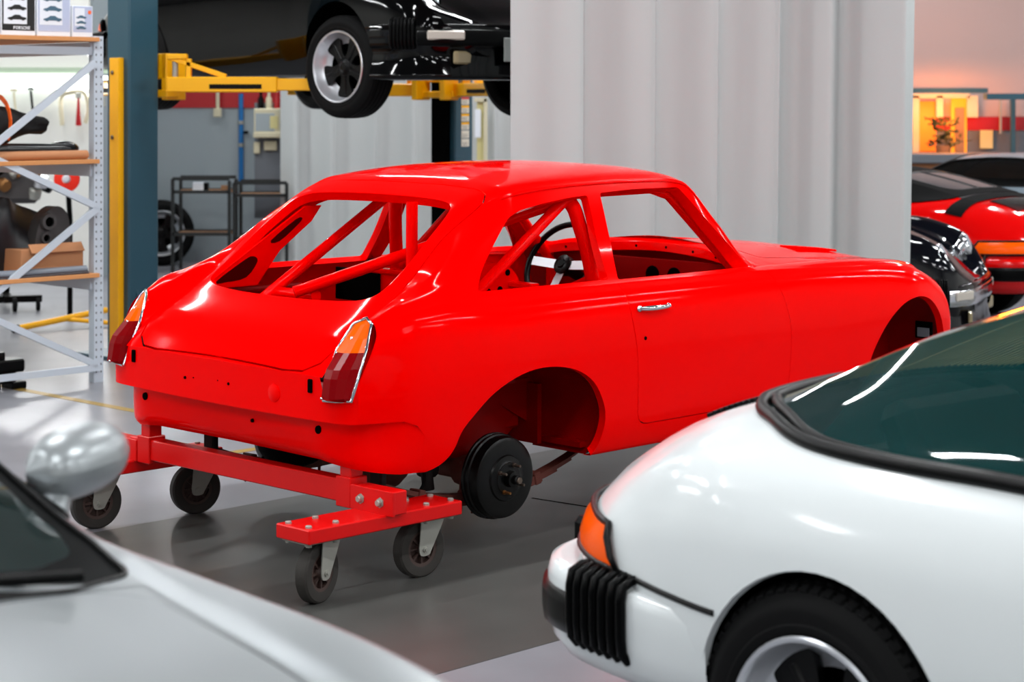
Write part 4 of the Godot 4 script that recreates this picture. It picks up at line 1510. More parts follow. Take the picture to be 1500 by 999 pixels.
# ---------------------------------------------------------------- rear-engined sports cars (white, black, red, blue and grey ones)
func sports_loft(low := 1.0) -> Loft:
	var S := [
		[-1.10, 0.36, 0.05, 0.36, 0.10, 0.40, 0.20, 0.47, 0.21, 0.53, 0.20, 0.545, 0.18, 0.552, 0.16, 0.556, 0.14, 0.560, 0.12, 0.563, 0.09, 0.566, 0.07, 0.568, 0.03, 0.57, 0.0],
		[-1.00, 0.34, 0.30, 0.35, 0.38, 0.38, 0.44, 0.48, 0.46, 0.56, 0.44, 0.60, 0.40, 0.62, 0.36, 0.635, 0.32, 0.648, 0.26, 0.66, 0.22, 0.668, 0.15, 0.673, 0.08, 0.675, 0.0],
		[-0.90, 0.32, 0.42, 0.33, 0.51, 0.37, 0.58, 0.48, 0.60, 0.575, 0.58, 0.635, 0.54, 0.67, 0.49, 0.695, 0.45, 0.718, 0.38, 0.735, 0.32, 0.748, 0.25, 0.758, 0.12, 0.76, 0.0],
		[-0.78, 0.30, 0.52, 0.31, 0.60, 0.36, 0.68, 0.48, 0.70, 0.595, 0.68, 0.67, 0.625, 0.715, 0.57, 0.748, 0.51, 0.777, 0.44, 0.798, 0.37, 0.813, 0.28, 0.824, 0.14, 0.827, 0.0],
		[-0.66, 0.28, 0.58, 0.29, 0.67, 0.35, 0.735, 0.48, 0.76, 0.615, 0.74, 0.70, 0.685, 0.75, 0.635, 0.788, 0.575, 0.818, 0.50, 0.843, 0.41, 0.859, 0.30, 0.869, 0.15, 0.872, 0.0],
		[-0.53, 0.26, 0.62, 0.27, 0.71, 0.34, 0.765, 0.485, 0.787, 0.63, 0.772, 0.725, 0.735, 0.783, 0.69, 0.822, 0.63, 0.855, 0.55, 0.883, 0.46, 0.898, 0.32, 0.911, 0.15, 0.915, 0.0],
		[-0.40, 0.24, 0.65, 0.25, 0.74, 0.34, 0.795, 0.49, 0.817, 0.65, 0.805, 0.752, 0.77, 0.812, 0.725, 0.852, 0.66, 0.887, 0.57, 0.925, 0.46, 0.945, 0.33, 0.96, 0.16, 0.965, 0.0],
		[-0.25, 0.23, 0.67, 0.24, 0.76, 0.35, 0.818, 0.50, 0.838, 0.665, 0.826, 0.777, 0.79, 0.84, 0.735, 0.882, 0.66, 0.928, 0.56, 0.985, 0.46, 1.01, 0.33, 1.025, 0.16, 1.03, 0.0],
		[0.0, 0.22, 0.68, 0.23, 0.77, 0.36, 0.83, 0.52, 0.848, 0.685, 0.834, 0.797, 0.79, 0.858, 0.735, 0.905, 0.665, 0.99, 0.58, 1.085, 0.475, 1.11, 0.34, 1.125, 0.17, 1.13, 0.0],
		[0.4, 0.21, 0.67, 0.22, 0.76, 0.36, 0.815, 0.52, 0.832, 0.685, 0.818, 0.80, 0.78, 0.868, 0.725, 0.925, 0.67, 1.08, 0.60, 1.20, 0.50, 1.225, 0.36, 1.245, 0.18, 1.25, 0.0],
		[0.9, 0.20, 0.66, 0.21, 0.75, 0.36, 0.80, 0.52, 0.815, 0.68, 0.806, 0.80, 0.775, 0.865, 0.725, 0.93, 0.68, 1.11, 0.615, 1.255, 0.515, 1.285, 0.38, 1.305, 0.19, 1.31, 0.0],
		[1.25, 0.20, 0.66, 0.21, 0.745, 0.36, 0.795, 0.52, 0.81, 0.68, 0.80, 0.795, 0.77, 0.86, 0.722, 0.93, 0.683, 1.09, 0.62, 1.22, 0.525, 1.252, 0.40, 1.277, 0.20, 1.282, 0.0],
		[1.75, 0.20, 0.66, 0.21, 0.74, 0.36, 0.795, 0.52, 0.812, 0.68, 0.80, 0.79, 0.765, 0.845, 0.715, 0.862, 0.695, 0.878, 0.67, 0.89, 0.62, 0.915, 0.45, 0.96, 0.25, 0.972, 0.0],
		[2.0, 0.20, 0.66, 0.21, 0.74, 0.36, 0.80, 0.52, 0.822, 0.68, 0.812, 0.785, 0.768, 0.828, 0.725, 0.842, 0.69, 0.846, 0.64, 0.838, 0.58, 0.832, 0.45, 0.865, 0.25, 0.873, 0.0],
		[2.3, 0.20, 0.66, 0.21, 0.74, 0.36, 0.805, 0.52, 0.826, 0.68, 0.816, 0.785, 0.775, 0.825, 0.735, 0.838, 0.69, 0.832, 0.63, 0.79, 0.56, 0.775, 0.42, 0.80, 0.22, 0.807, 0.0],
		[2.65, 0.22, 0.62, 0.23, 0.71, 0.36, 0.78, 0.52, 0.798, 0.66, 0.785, 0.74, 0.75, 0.775, 0.715, 0.79, 0.68, 0.777, 0.62, 0.715, 0.54, 0.69, 0.40, 0.713, 0.2, 0.72, 0.0],
		[2.85, 0.25, 0.58, 0.26, 0.68, 0.36, 0.74, 0.50, 0.768, 0.61, 0.757, 0.68, 0.72, 0.71, 0.69, 0.725, 0.65, 0.70, 0.59, 0.62, 0.52, 0.60, 0.38, 0.624, 0.2, 0.63, 0.0],
		[3.0, 0.28, 0.54, 0.29, 0.62, 0.36, 0.675, 0.46, 0.695, 0.54, 0.685, 0.585, 0.66, 0.60, 0.61, 0.605, 0.57, 0.585, 0.52, 0.535, 0.45, 0.525, 0.32, 0.538, 0.16, 0.542, 0.0],
		[3.14, 0.32, 0.32, 0.33, 0.38, 0.36, 0.44, 0.43, 0.46, 0.475, 0.44, 0.49, 0.41, 0.495, 0.38, 0.497, 0.35, 0.495, 0.31, 0.488, 0.26, 0.487, 0.20, 0.49, 0.10, 0.49, 0.0],
	]
	var L := Loft.new()
	for k in 13:
		var keys := []
		for s in S:
			var y: float = s[1 + 2 * k]
			if low < 1.0 and y > 0.87 and s[0] > -0.6:
				y = 0.87 + (y - 0.87) * low
			keys.append_array([s[0], y, s[2 + 2 * k]])
		L.line(keys, k == 9)
	return L

# a bumper bent round the end of the car: plan outline (x, z) from the middle to the side, profile (out, y)
func bumper_rows(plan: PackedVector2Array, prof: PackedVector2Array, s: float) -> Array:
	var rows := []
	var c := plan.size()
	for i in c:
		var d := (plan[mini(i + 1, c - 1)] - plan[maxi(i - 1, 0)]).normalized()
		var m := Vector2(d.y, -d.x)
		if m.dot(plan[i] - Vector2(0.9, 0)) < 0.0:
			m = -m
		if i == 0:
			m = Vector2(signf(plan[0].x - 0.9), 0)
		var row := []
		for q in prof:
			var p := plan[i] + m * q.x
			row.append(Vector3(p.x, q.y, p.y * s))
		rows.append(row)
	return rows

func road_wheel(M: Dictionary, parent: Node3D, at: Vector3, side: float, r: float, w: float, rim: float, look: String, steer := 0.0, blocks := false) -> Node3D:
	# local y of the wheel points out of the car
	var o := Node3D.new()
	o.name = "wheel"
	parent.add_child(o, true)
	o.transform = Transform3D(Basis(Vector3.UP, steer) * Basis(Vector3.RIGHT, PI / 2 * side), at)
	var h := w * 0.5
	var t := MB.new()
	var prof := U.v2([rim - 0.004, -h + 0.012, rim + 0.012, -h - 0.002, rim + (r - rim) * 0.55, -h - 0.008, r - 0.022, -h + 0.004, r - 0.008, -h + 0.016])
	for k in 5:
		var y := lerpf(-h + 0.022, h - 0.022, (k + 0.5) / 5.0)
		var g := (w - 0.044) / 5.0 * 0.5
		prof.append_array(U.v2([r - (0.0 if k in [1, 2, 3] else 0.002), y - g + 0.004, r - (0.0 if k in [1, 2, 3] else 0.002), y + g - 0.004, r - 0.008, y + g - 0.003, r - 0.008, y + g + 0.003]))
	prof.append_array(U.v2([r - 0.008, h - 0.016, r - 0.022, h - 0.004, rim + (r - rim) * 0.62, h + 0.007, rim + (r - rim) * 0.5, h + 0.009, rim + 0.030, h + 0.004, rim + 0.026, h + 0.006, rim + 0.012, h + 0.002, rim - 0.004, h - 0.012]))
	t.lathe(prof, Vector3.ZERO, Basis(), 72 if blocks else 48, 0.5)
	var tyre := obj("tyre", t, M.rubber, o)
	if blocks:
		var tb := MB.new()
		for i in 64:
			for k in 7:
				var a := TAU * (i + (0.5 if k % 2 else 0.0)) / 64.0
				var y := lerpf(-h + 0.016, h - 0.016, k / 6.0)
				var rr := r + (0.003 if k > 0 and k < 6 else -0.006)
				var rad := Vector3(cos(a), 0, sin(a))
				var tan := Vector3(-sin(a), 0, cos(a))
				var b := Basis(rad, Vector3.UP, rad.cross(Vector3.UP)).rotated(rad, 0.35 if k in [1, 2, 4, 5] and k < 3 else -0.35 if k in [4, 5] else 0.0)
				if k == 0 or k == 6:
					b = b.rotated(tan, 0.55 * (1.0 if k == 6 else -1.0))
				tb.box(rad * (rr - 0.004) + Vector3(0, y, 0), Vector3(0.012, (w - 0.03) / 7.0 - 0.006, 0.021), b, 0.0015)
		var bo := obj("tread", tb, M.rubber, tyre)
		bo.set_meta("kind", "stuff")
	var d := MB.new()
	var lip := rim + 0.006
	if look == "deep":
		d.lathe(U.v2([lip - 0.006, h - 0.006, lip, h + 0.004, lip - 0.004, h + 0.009, lip - 0.012, h + 0.007, lip - 0.018, h - 0.004, lip - 0.026, h - 0.050, lip - 0.05, h - 0.075, lip - 0.075, h - 0.085]), Vector3.ZERO, Basis(), 56, 0.7)
		obj("rim_lip", d, M.alloy, o)
	else:
		d.lathe(U.v2([lip - 0.006, h - 0.006, lip, h + 0.004, lip - 0.004, h + 0.008, lip - 0.012, h + 0.006, lip - 0.022, h - 0.012, lip - 0.032, h - 0.030, lip - 0.055, h - 0.040]), Vector3.ZERO, Basis(), 48, 0.7)
		obj("rim_lip", d, M.alloy, o)
	var deep := 0.075 if look == "deep" else 0.035
	var ba := MB.new()
	ba.lathe(U.v2([0.0, h - deep - 0.035, lip - 0.03, h - deep - 0.035]), Vector3.ZERO, Basis(), 32)
	obj("rim_back", ba, M.black, o)
	for k in 5:
		var a := TAU * k / 5.0 + 0.3
		var s := MB.new()
		var rad := Vector3(cos(a), 0, sin(a))
		var tang := Vector3(-sin(a), 0, cos(a))
		var q := rim - 0.03
		var leaf := U.smooth2(U.v2([0.035, -0.03, q * 0.5, -0.035, q * 0.85, -0.062, q, -0.050, q + 0.005, 0.0, q, 0.050, q * 0.85, 0.062, q * 0.5, 0.035, 0.035, 0.03]), true, 3)
		s.prism(leaf, 0.018, Transform3D(Basis(rad, tang, rad.cross(tang)), Vector3(0, h - deep, 0)) if rad.cross(tang).y > 0 else Transform3D(Basis(rad, tang, rad.cross(tang)), Vector3(0, h - deep + 0.018, 0)), true)
		s.bar(rad * 0.05 + Vector3(0, h - deep + 0.022, 0), rad * (q * 0.95) + Vector3(0, h - deep + 0.016, 0), 0.022, 0.012, Vector3.UP, 0.005)
		obj("spoke", s, M.spoke, o)
	var hb := MB.new()
	hb.lathe(U.v2([0.0, h - deep + 0.036, 0.024, h - deep + 0.034, 0.030, h - deep + 0.028, 0.050, h - deep + 0.024, 0.062, h - deep + 0.010, 0.066, h - deep - 0.02]), Vector3.ZERO, Basis(), 24)
	obj("hub", hb, M.spoke, o)
	return o

# cfg: name, label, pose, paint, glass, style: "targa" / "coupe" / "cabrio", full: both ends, wheel look
func sports_car(M: Dictionary, cfg: Dictionary) -> Node3D:
	var car := thing(cfg.name, cfg.label, "car")
	car.transform = cfg.pose
	var L := sports_loft(cfg.get("low", 1.0))
	var style: String = cfg.style
	var fine: int = cfg.get("fine", 1)
	var paint: Material = cfg.paint
	var tr: float = 0.02 if fine > 1 else 0.03
	var arc := func(cx: float, r: float, sq: float) -> PackedVector2Array:
		var p := PackedVector2Array()
		for i in 33:
			var a := deg_to_rad(-22.0) + deg_to_rad(224.0) * i / 32.0
			p.append(Vector2(cx - cos(a) * r, maxf(0.23, 0.315 + sin(a) * r * sq)))
		return p
	var arch_r := L.side(arc.call(0.045, 0.335, 1.05), 0.0, 6.0, tr, false)
	var arch_f := L.side(arc.call(2.272, 0.33, 1.05), 0.0, 6.0, tr, false)
	var holes := []
	for a in [arch_r, arch_f]:
		var c: PackedVector2Array = a.duplicate()
		c.append_array(PackedVector2Array([Vector2(c[c.size() - 1].x, -0.6), Vector2(c[0].x, -0.6)]))
		holes.append(c)
	# glass areas as outlines in (x, t)
	var side_glass := []
	var top_glass := []
	var screen := L.plan(U.rounded(U.v2([1.30, -0.02, 1.305, 0.30, 1.33, 0.46, 1.45, 0.545, 1.68, 0.61, 1.80, 0.52, 1.90, 0.30, 1.925, -0.02]), 0.04, 4), 9.0, 12.0)
	var rear_x := -0.56
	if style == "targa":
		side_glass = [L.side(U.rounded(U.v2([0.52, 1.20, 1.16, 1.215, 1.27, 1.15, 1.66, 0.885, 0.50, 0.885]), 0.02, 3), 6.0, 9.0)]
	elif style == "coupe":
		side_glass = [L.side(U.rounded(U.v2([0.50, 1.185, 1.16, 1.215, 1.27, 1.15, 1.66, 0.885, 0.50, 0.885]), 0.03, 3), 6.0, 9.0), L.side(U.smooth2(U.v2([-0.02, 0.935, 0.12, 1.04, 0.28, 1.13, 0.42, 1.165, 0.45, 1.10, 0.45, 0.89, 0.2, 0.90]), true, 3), 6.0, 9.0)]
		top_glass = [L.plan(U.rounded(U.v2([-0.42, -0.02, -0.40, 0.22, -0.33, 0.36, -0.05, 0.42, 0.30, 0.43, 0.40, 0.38, 0.42, -0.02]), 0.05, 4), 9.0, 12.0)]
	elif style == "cabrio":
		side_glass = [L.side(U.rounded(U.v2([0.62, 1.19, 1.16, 1.21, 1.27, 1.15, 1.66, 0.885, 0.60, 0.885]), 0.03, 3), 6.0, 9.0)]
		top_glass = [L.plan(U.rounded(U.v2([-0.28, -0.02, -0.27, 0.28, -0.22, 0.36, 0.02, 0.39, 0.16, 0.36, 0.19, -0.02]), 0.06, 4), 9.0, 12.0)]
	top_glass.append(screen)
	var lowered: float = cfg.get("low", 1.0)
	if lowered < 1.0:
		var full := sports_loft()
		for k in side_glass.size():
			var moved := PackedVector2Array()
			for q in side_glass[k]:
				moved.append(q)
			side_glass[k] = moved
	var body := MB.new()
	var glass := MB.new()
	var seal := MB.new()
	var roof := MB.new()
	# where another material takes over above the belt (soft top, or the wraparound rear glass)
	var hood := PackedVector2Array()
	if style != "coupe":
		var base := [[0.56, 6.12], [0.40, 6.15], [0.2, 6.2], [0.05, 6.35], [-0.08, 6.6], [-0.18, 7.0], [-0.28, 7.6], [-0.36, 8.2], [-0.41, 8.7], [-0.45, 9.3], [-0.50, 10.4], [-0.52, 11.4], [-0.525, 12.6]]
		if style == "cabrio":
			base = [[1.24, 8.75], [0.60, 8.75], [0.58, 6.1], [0.40, 6.15], [0.2, 6.2], [0.05, 6.35], [-0.08, 6.6], [-0.18, 7.0], [-0.26, 7.6], [-0.31, 8.2], [-0.34, 8.7], [-0.36, 9.3], [-0.37, 10.4], [-0.375, 12.6], [1.24, 12.6]]
		for b in base:
			hood.append(Vector2(b[0], b[1]))
		if style == "targa":
			hood.append(Vector2(0.56, 12.6))
	var nx: int = 110 * fine
	for s in [1.0, -1.0]:
		var above: Array = [hood] if hood.size() else []
		L.patch(body, -1.099, 3.139, nx, 0.0, 6.0, 24 * fine, s, [], holes)
		L.patch(body, -1.099, 3.139, nx, 6.0, 9.0, 12 * fine, s, [], side_glass + above)
		L.patch(body, -1.099, 3.139, nx, 9.0, 12.0, 15 * fine, s, [], top_glass + above)
		for g in side_glass:
			L.patch(glass, 0.0 - 0.1, 1.75, 50, 6.0, 9.0, 12, s, [g], [], -0.004)
			L.bead(seal, g, 0.011, s)
		for g in top_glass:
			if style != "cabrio" or g == screen:
				L.patch(glass, -0.6, 2.0, 70, 9.0, 12.0, 16, s, [g], [], -0.004)
			var line := PackedVector2Array()
			for q in g:
				line.append(Vector2(q.x, minf(q.y, 12.0)))
			L.bead(seal, line, 0.012, s)
		if hood.size():
			if style == "targa":
				L.patch(glass, -0.6, 0.6, 48, 6.0, 9.0, 20, s, [hood], [], -0.004)
				L.patch(glass, -0.6, 0.6, 48, 9.0, 12.0, 20, s, [hood], [], -0.004)
			else:
				L.patch(roof, -0.5, 1.3, 48, 6.0, 9.0, 15, s, [hood], side_glass, 0.008)
				L.patch(roof, -0.5, 1.3, 48, 9.0, 12.0, 15, s, [hood], [top_glass[0]], 0.008)
			var line := PackedVector2Array()
			for q in hood:
				if q.y < 12.05 or line.size() == 0:
					line.append(Vector2(q.x, minf(q.y, 12.0)))
			line = U.smooth2(line, false, 5)
			if style == "targa":
				L.bead(seal, line, 0.016, s, false, 0.004, 10)
				var l2 := PackedVector2Array()
				for q in line:
					l2.append(q + Vector2(0.028, 0.14 if q.y < 8.6 else 0.05))
				L.bead(seal, l2, 0.012, s, false, 0.002, 10)
		for a in [arch_r, arch_f]:
			L.flange(body, a, 0.02, s, false)
		# wheel houses
		for a in [[arch_r, 0.42], [arch_f, 0.42]]:
			var tubs := MB.new()
			var rows := []
			for z in [-1.0, 0.60, a[1]]:
				var row := []
				for q in a[0]:
					var p := L.at(q.x, q.y)
					row.append(Vector3(p.x, p.y + (0.0 if z < 0.0 else 0.02), (p.z - 0.02 if z < 0.0 else z) * s))
				rows.append(row)
			tubs.grid(rows, s)
			var wall := PackedVector2Array()
			for q in rows[2]:
				wall.append(Vector2(q.x, q.y))
			tubs.prism(wall, 0.004, Transform3D(Basis(), Vector3(0, 0, a[1] * s)))
			obj("wheel_house", tubs, M.black, car)
	obj("body", body, paint, car)
	obj("window_glass", glass, cfg.glass, car)
	obj("rubber_seal", seal, M.seal, car)
	if style == "cabrio":
		obj("soft_top", roof, M.soft_top, car, "black fabric soft top")
		var pv := MB.new()
		for s in [1.0, -1.0]:
			L.patch(pv, -0.4, 0.3, 24, 9.0, 12.0, 16, s, [top_glass[0]], [], 0.004)
		obj("rear_window", pv, M.plastic_window, car)
	if style == "targa":
		# defroster wires on the inside of the rear glass
		var df := MB.new()
		for k in 21:
			var t := lerpf(9.2, 11.9, k / 20.0)
			for s in [1.0, -1.0]:
				var pts := []
				for i in 14:
					var x := lerpf(-0.46 + 0.04 * absf(t - 12.0) / 3.0, 0.50, i / 13.0)
					var p := L.at(x, t) - L.nrm(x, t) * 0.0075
					pts.append(Vector3(p.x, p.y, p.z * s))
				df.tube(pts, 0.0024, 4)
		var dd := obj("defroster_wires", df, M.wire, car)
		dd.set_meta("kind", "stuff")
	if cfg.has("plate"):
		part_box("number_plate", car, M.plate_grey, Vector3(3.185, 0.36, -0.02), Vector3(0.012, 0.14, 0.56))
	# cabin
	var cab := MB.new()
	cab.box(Vector3(0.75, 0.30, 0), Vector3(2.0, 0.06, 1.25))
	cab.box(Vector3(0.55, 0.72, 0), Vector3(1.5, 0.02, 1.30))
	cab.box(Vector3(-0.18, 0.80, 0), Vector3(0.5, 0.06, 1.05), Basis(Vector3.BACK, 0.22), 0.02)
	cab.box(Vector3(1.72, 0.82, 0), Vector3(0.25, 0.14, 1.20), Basis(), 0.04)
	obj("cabin_floor", cab, M.cabin, car)
	for s in [1.0, -1.0]:
		var se := MB.new()
		var dn: float = 0.87 * (1.0 - cfg.get("low", 1.0)) * 0.36
		se.box(Vector3(0.62, 0.86 - dn, 0.36 * s), Vector3(0.13, 0.50, 0.44), Basis(Vector3.BACK, 0.25), 0.05)
		if cfg.get("low", 1.0) > 0.9:
			se.box(Vector3(0.535, 1.12, 0.36 * s), Vector3(0.09, 0.16, 0.26), Basis(Vector3.BACK, 0.2), 0.04)
		se.box(Vector3(0.02, 0.84, 0.33 * s), Vector3(0.10, 0.26, 0.42), Basis(Vector3.BACK, 0.45), 0.03)
		obj("seat", se, M.cabin, car)
	# engine lid grille
	var gr := MB.new()
	for k in 12:
		var x := -0.735 + k * 0.018
		var pts := []
		for i in 9:
			var z := lerpf(-0.34, 0.34, i / 8.0)
			var p := L.at(x, L.t_of_z(x, maxf(absf(z), 0.001), 9.0, 12.0))
			pts.append(Vector3(p.x, p.y + 0.006, z))
		gr.tube(pts, 0.0055, 6)
	obj("engine_grille", gr, M.black_gloss, car).set_meta("kind", "stuff")
	# rear bumper with bellows, rub strip and the wraparound lamps
	var pr := U.smooth2(U.v2([-1.04, 0.0, -1.035, 0.30, -1.01, 0.48, -0.965, 0.61, -0.89, 0.70, -0.80, 0.755, -0.68, 0.785, -0.55, 0.80, -0.40, 0.815, -0.262, 0.820]), false, 5)
	var pf := U.smooth2(U.v2([3.16, 0.0, 3.15, 0.30, 3.12, 0.48, 3.06, 0.61, 2.97, 0.70, 2.86, 0.76, 2.74, 0.795, 2.62, 0.812]), false, 5)
	for e in [[pr, "rear_bumper", 1.0], [pf, "front_bumper", 1.0]]:
		var bm := MB.new()
		var strip := MB.new()
		var rear: bool = e[1] == "rear_bumper"
		for s in [1.0, -1.0]:
			var prof := U.v2([-0.09, 0.520, -0.02, 0.526, 0.004, 0.516, 0.012, 0.49, 0.012, 0.45, 0.010, 0.40, 0.0, 0.35, -0.03, 0.31, -0.08, 0.29])
			if not rear:
				prof = U.v2([-0.07, 0.505, -0.015, 0.512, 0.008, 0.50, 0.012, 0.47, 0.012, 0.40, 0.002, 0.375, -0.012, 0.37, -0.02, 0.34, -0.012, 0.27, 0.01, 0.215, 0.012, 0.19, -0.03, 0.18, -0.10, 0.18])
			bm.grid(bumper_rows(e[0], prof, s), s if rear else -s)
			var st := PackedVector2Array()
			for i in range(0, (30 if rear else 22)):
				st.append(e[0][i])
			strip.grid(bumper_rows(st, U.v2([0.008, 0.475, 0.022, 0.47, 0.026, 0.45, 0.026, 0.41, 0.022, 0.385, 0.008, 0.38]), s), s if rear else -s)
			# bellows at the corner
			var be := MB.new()
			var i0 := 28.7 if rear else 22.0
			for k in 7:
				var q: float = i0 + k * (1.2 if rear else 0.95)
				var a: Vector2 = e[0][int(q)].lerp(e[0][int(q) + 1], q - int(q))
				var d: Vector2 = (e[0][int(q) + 1] - e[0][int(q)]).normalized()
				var m := Vector2(d.y, -d.x)
				if m.dot(a - Vector2(0.9, 0)) < 0.0:
					m = -m
				var rib := []
				for w in [[-0.05, 0.541], [-0.01, 0.541], [0.016, 0.528], [0.022, 0.50], [0.022, 0.42], [0.018, 0.385], [0.0, 0.365]]:
					rib.append(Vector3(a.x + m.x * w[0], w[1], (a.y + m.y * w[0]) * s))
				be.tube(rib, 0.0115, 8)
			obj("bumper_bellows", be, M.black_gloss, car)
			if rear:
				# wraparound lens
				var le := MB.new()
				var rows := []
				for i in 11:
					var row := []
					for k in 4:
						var y: float = [0.550, 0.575, 0.61, 0.636][k]
						var x: float = lerpf(-0.97, -0.585, i / 10.0) - [0.0, 0.02, 0.045, 0.06][k] * i / 10.0
						var t := L.t_of_y(x, y, 2.0, 8.0)
						var p := L.at(x, t) + L.nrm(x, t) * (0.016 if k in [1, 2] else 0.010)
						row.append(Vector3(p.x, p.y, p.z * s))
					rows.append(row)
				le.grid(rows, s)
				obj("tail_lens", le, M.amber_lens, car, "amber corner lens")
				var fr := MB.new()
				var edge := []
				for r in rows:
					edge.append(r[0])
				for j in [1, 2]:
					edge.append(rows[10][j])
				for i in range(10, -1, -1):
					edge.append(rows[i][3])
				fr.tube(edge, 0.008, 6, true, true)
				obj("lens_seal", fr, M.seal, car)
				var gl := PackedVector2Array()
				for i in 25:
					var x := lerpf(-0.62, -0.232, i / 24.0)
					gl.append(Vector2(x, L.t_of_y(x, 0.547 - 0.012 * i / 24.0, 2.0, 5.0)))
				var gm := MB.new()
				L.bead(gm, gl, 0.007, s, false, 0.0)
				obj("bumper_gap_seal", gm, M.seal, car)
				var og := MB.new()
				og.box(Vector3(-1.04, 0.51, 0.44 * s), Vector3(0.07, 0.09, 0.08), Basis(), 0.015)
				obj("bumper_guard", og, M.black_gloss, car)
			else:
				# turn signal in the bumper, fog lamp in the apron, headlamp on the wing
				var ts := MB.new()
				var i1 := 15
				var a: Vector2 = e[0][i1]
				var d: Vector2 = (e[0][i1 + 1] - e[0][i1 - 1]).normalized()
				ts.box(Vector3(a.x + 0.016, 0.44, a.y * s), Vector3(0.22, 0.055, 0.03), Basis(Vector3.UP, atan2(-d.y * s, d.x)), 0.008)
				obj("turn_signal", ts, M.clear_lens, car)
				var fg := MB.new()
				fg.box(Vector3(e[0][11].x - 0.005, 0.31, e[0][11].y * s), Vector3(0.04, 0.075, 0.15), Basis(Vector3.UP, 0.25 * s), 0.01)
				obj("fog_lamp", fg, M.fog_lens, car)
				var hl := MB.new()
				var ax := Vector3(0.80, 0.50, 0.10 * s).normalized()
				var sd := ax.cross(Vector3.UP).normalized()
				var hb := Basis(sd, ax, sd.cross(ax))
				hl.lathe(U.v2([0.0, 0.035, 0.03, 0.033, 0.06, 0.027, 0.085, 0.015, 0.092, 0.0]), Vector3(2.885, 0.655, 0.615 * s), hb, 28)
				obj("headlamp_glass", hl, M.lamp_glass, car)
				var hr := MB.new()
				hr.lathe(U.v2([0.092, 0.004, 0.100, 0.010, 0.106, 0.002, 0.108, -0.02, 0.10, -0.12]), Vector3(2.885, 0.655, 0.615 * s), hb, 28)
				obj("headlamp_ring", hr, cfg.get("ring", M.chrome), car)
		obj(e[1], bm, cfg.get("bumper", paint), car)
		obj("rub_strip", strip, cfg.get("strip", M.black_gloss), car)
	var uf := MB.new()
	uf.box(Vector3(1.15, 0.235, 0), Vector3(1.5, 0.05, 1.25))
	uf.box(Vector3(-0.60, 0.34, 0), Vector3(0.55, 0.16, 0.80), Basis(), 0.03)
	uf.box(Vector3(2.75, 0.30, 0), Vector3(0.45, 0.10, 0.80), Basis(), 0.03)
	obj("underside", uf, M.black, car)
	for s in [1.0, -1.0]:
		road_wheel(M, car, Vector3(0.02, 0.315, 0.715 * s), s, 0.318, 0.215, 0.213, cfg.wheels, 0.0, fine > 1)
		road_wheel(M, car, Vector3(2.272, 0.315 - cfg.get("droop", 0.0), 0.705 * s), s, 0.312, 0.20, 0.213, cfg.wheels, cfg.get("steer", 0.0))
	return car

# ---------------------------------------------------------------- two-post lift, curtains
const LIFT := deg_to_rad(-40.5)

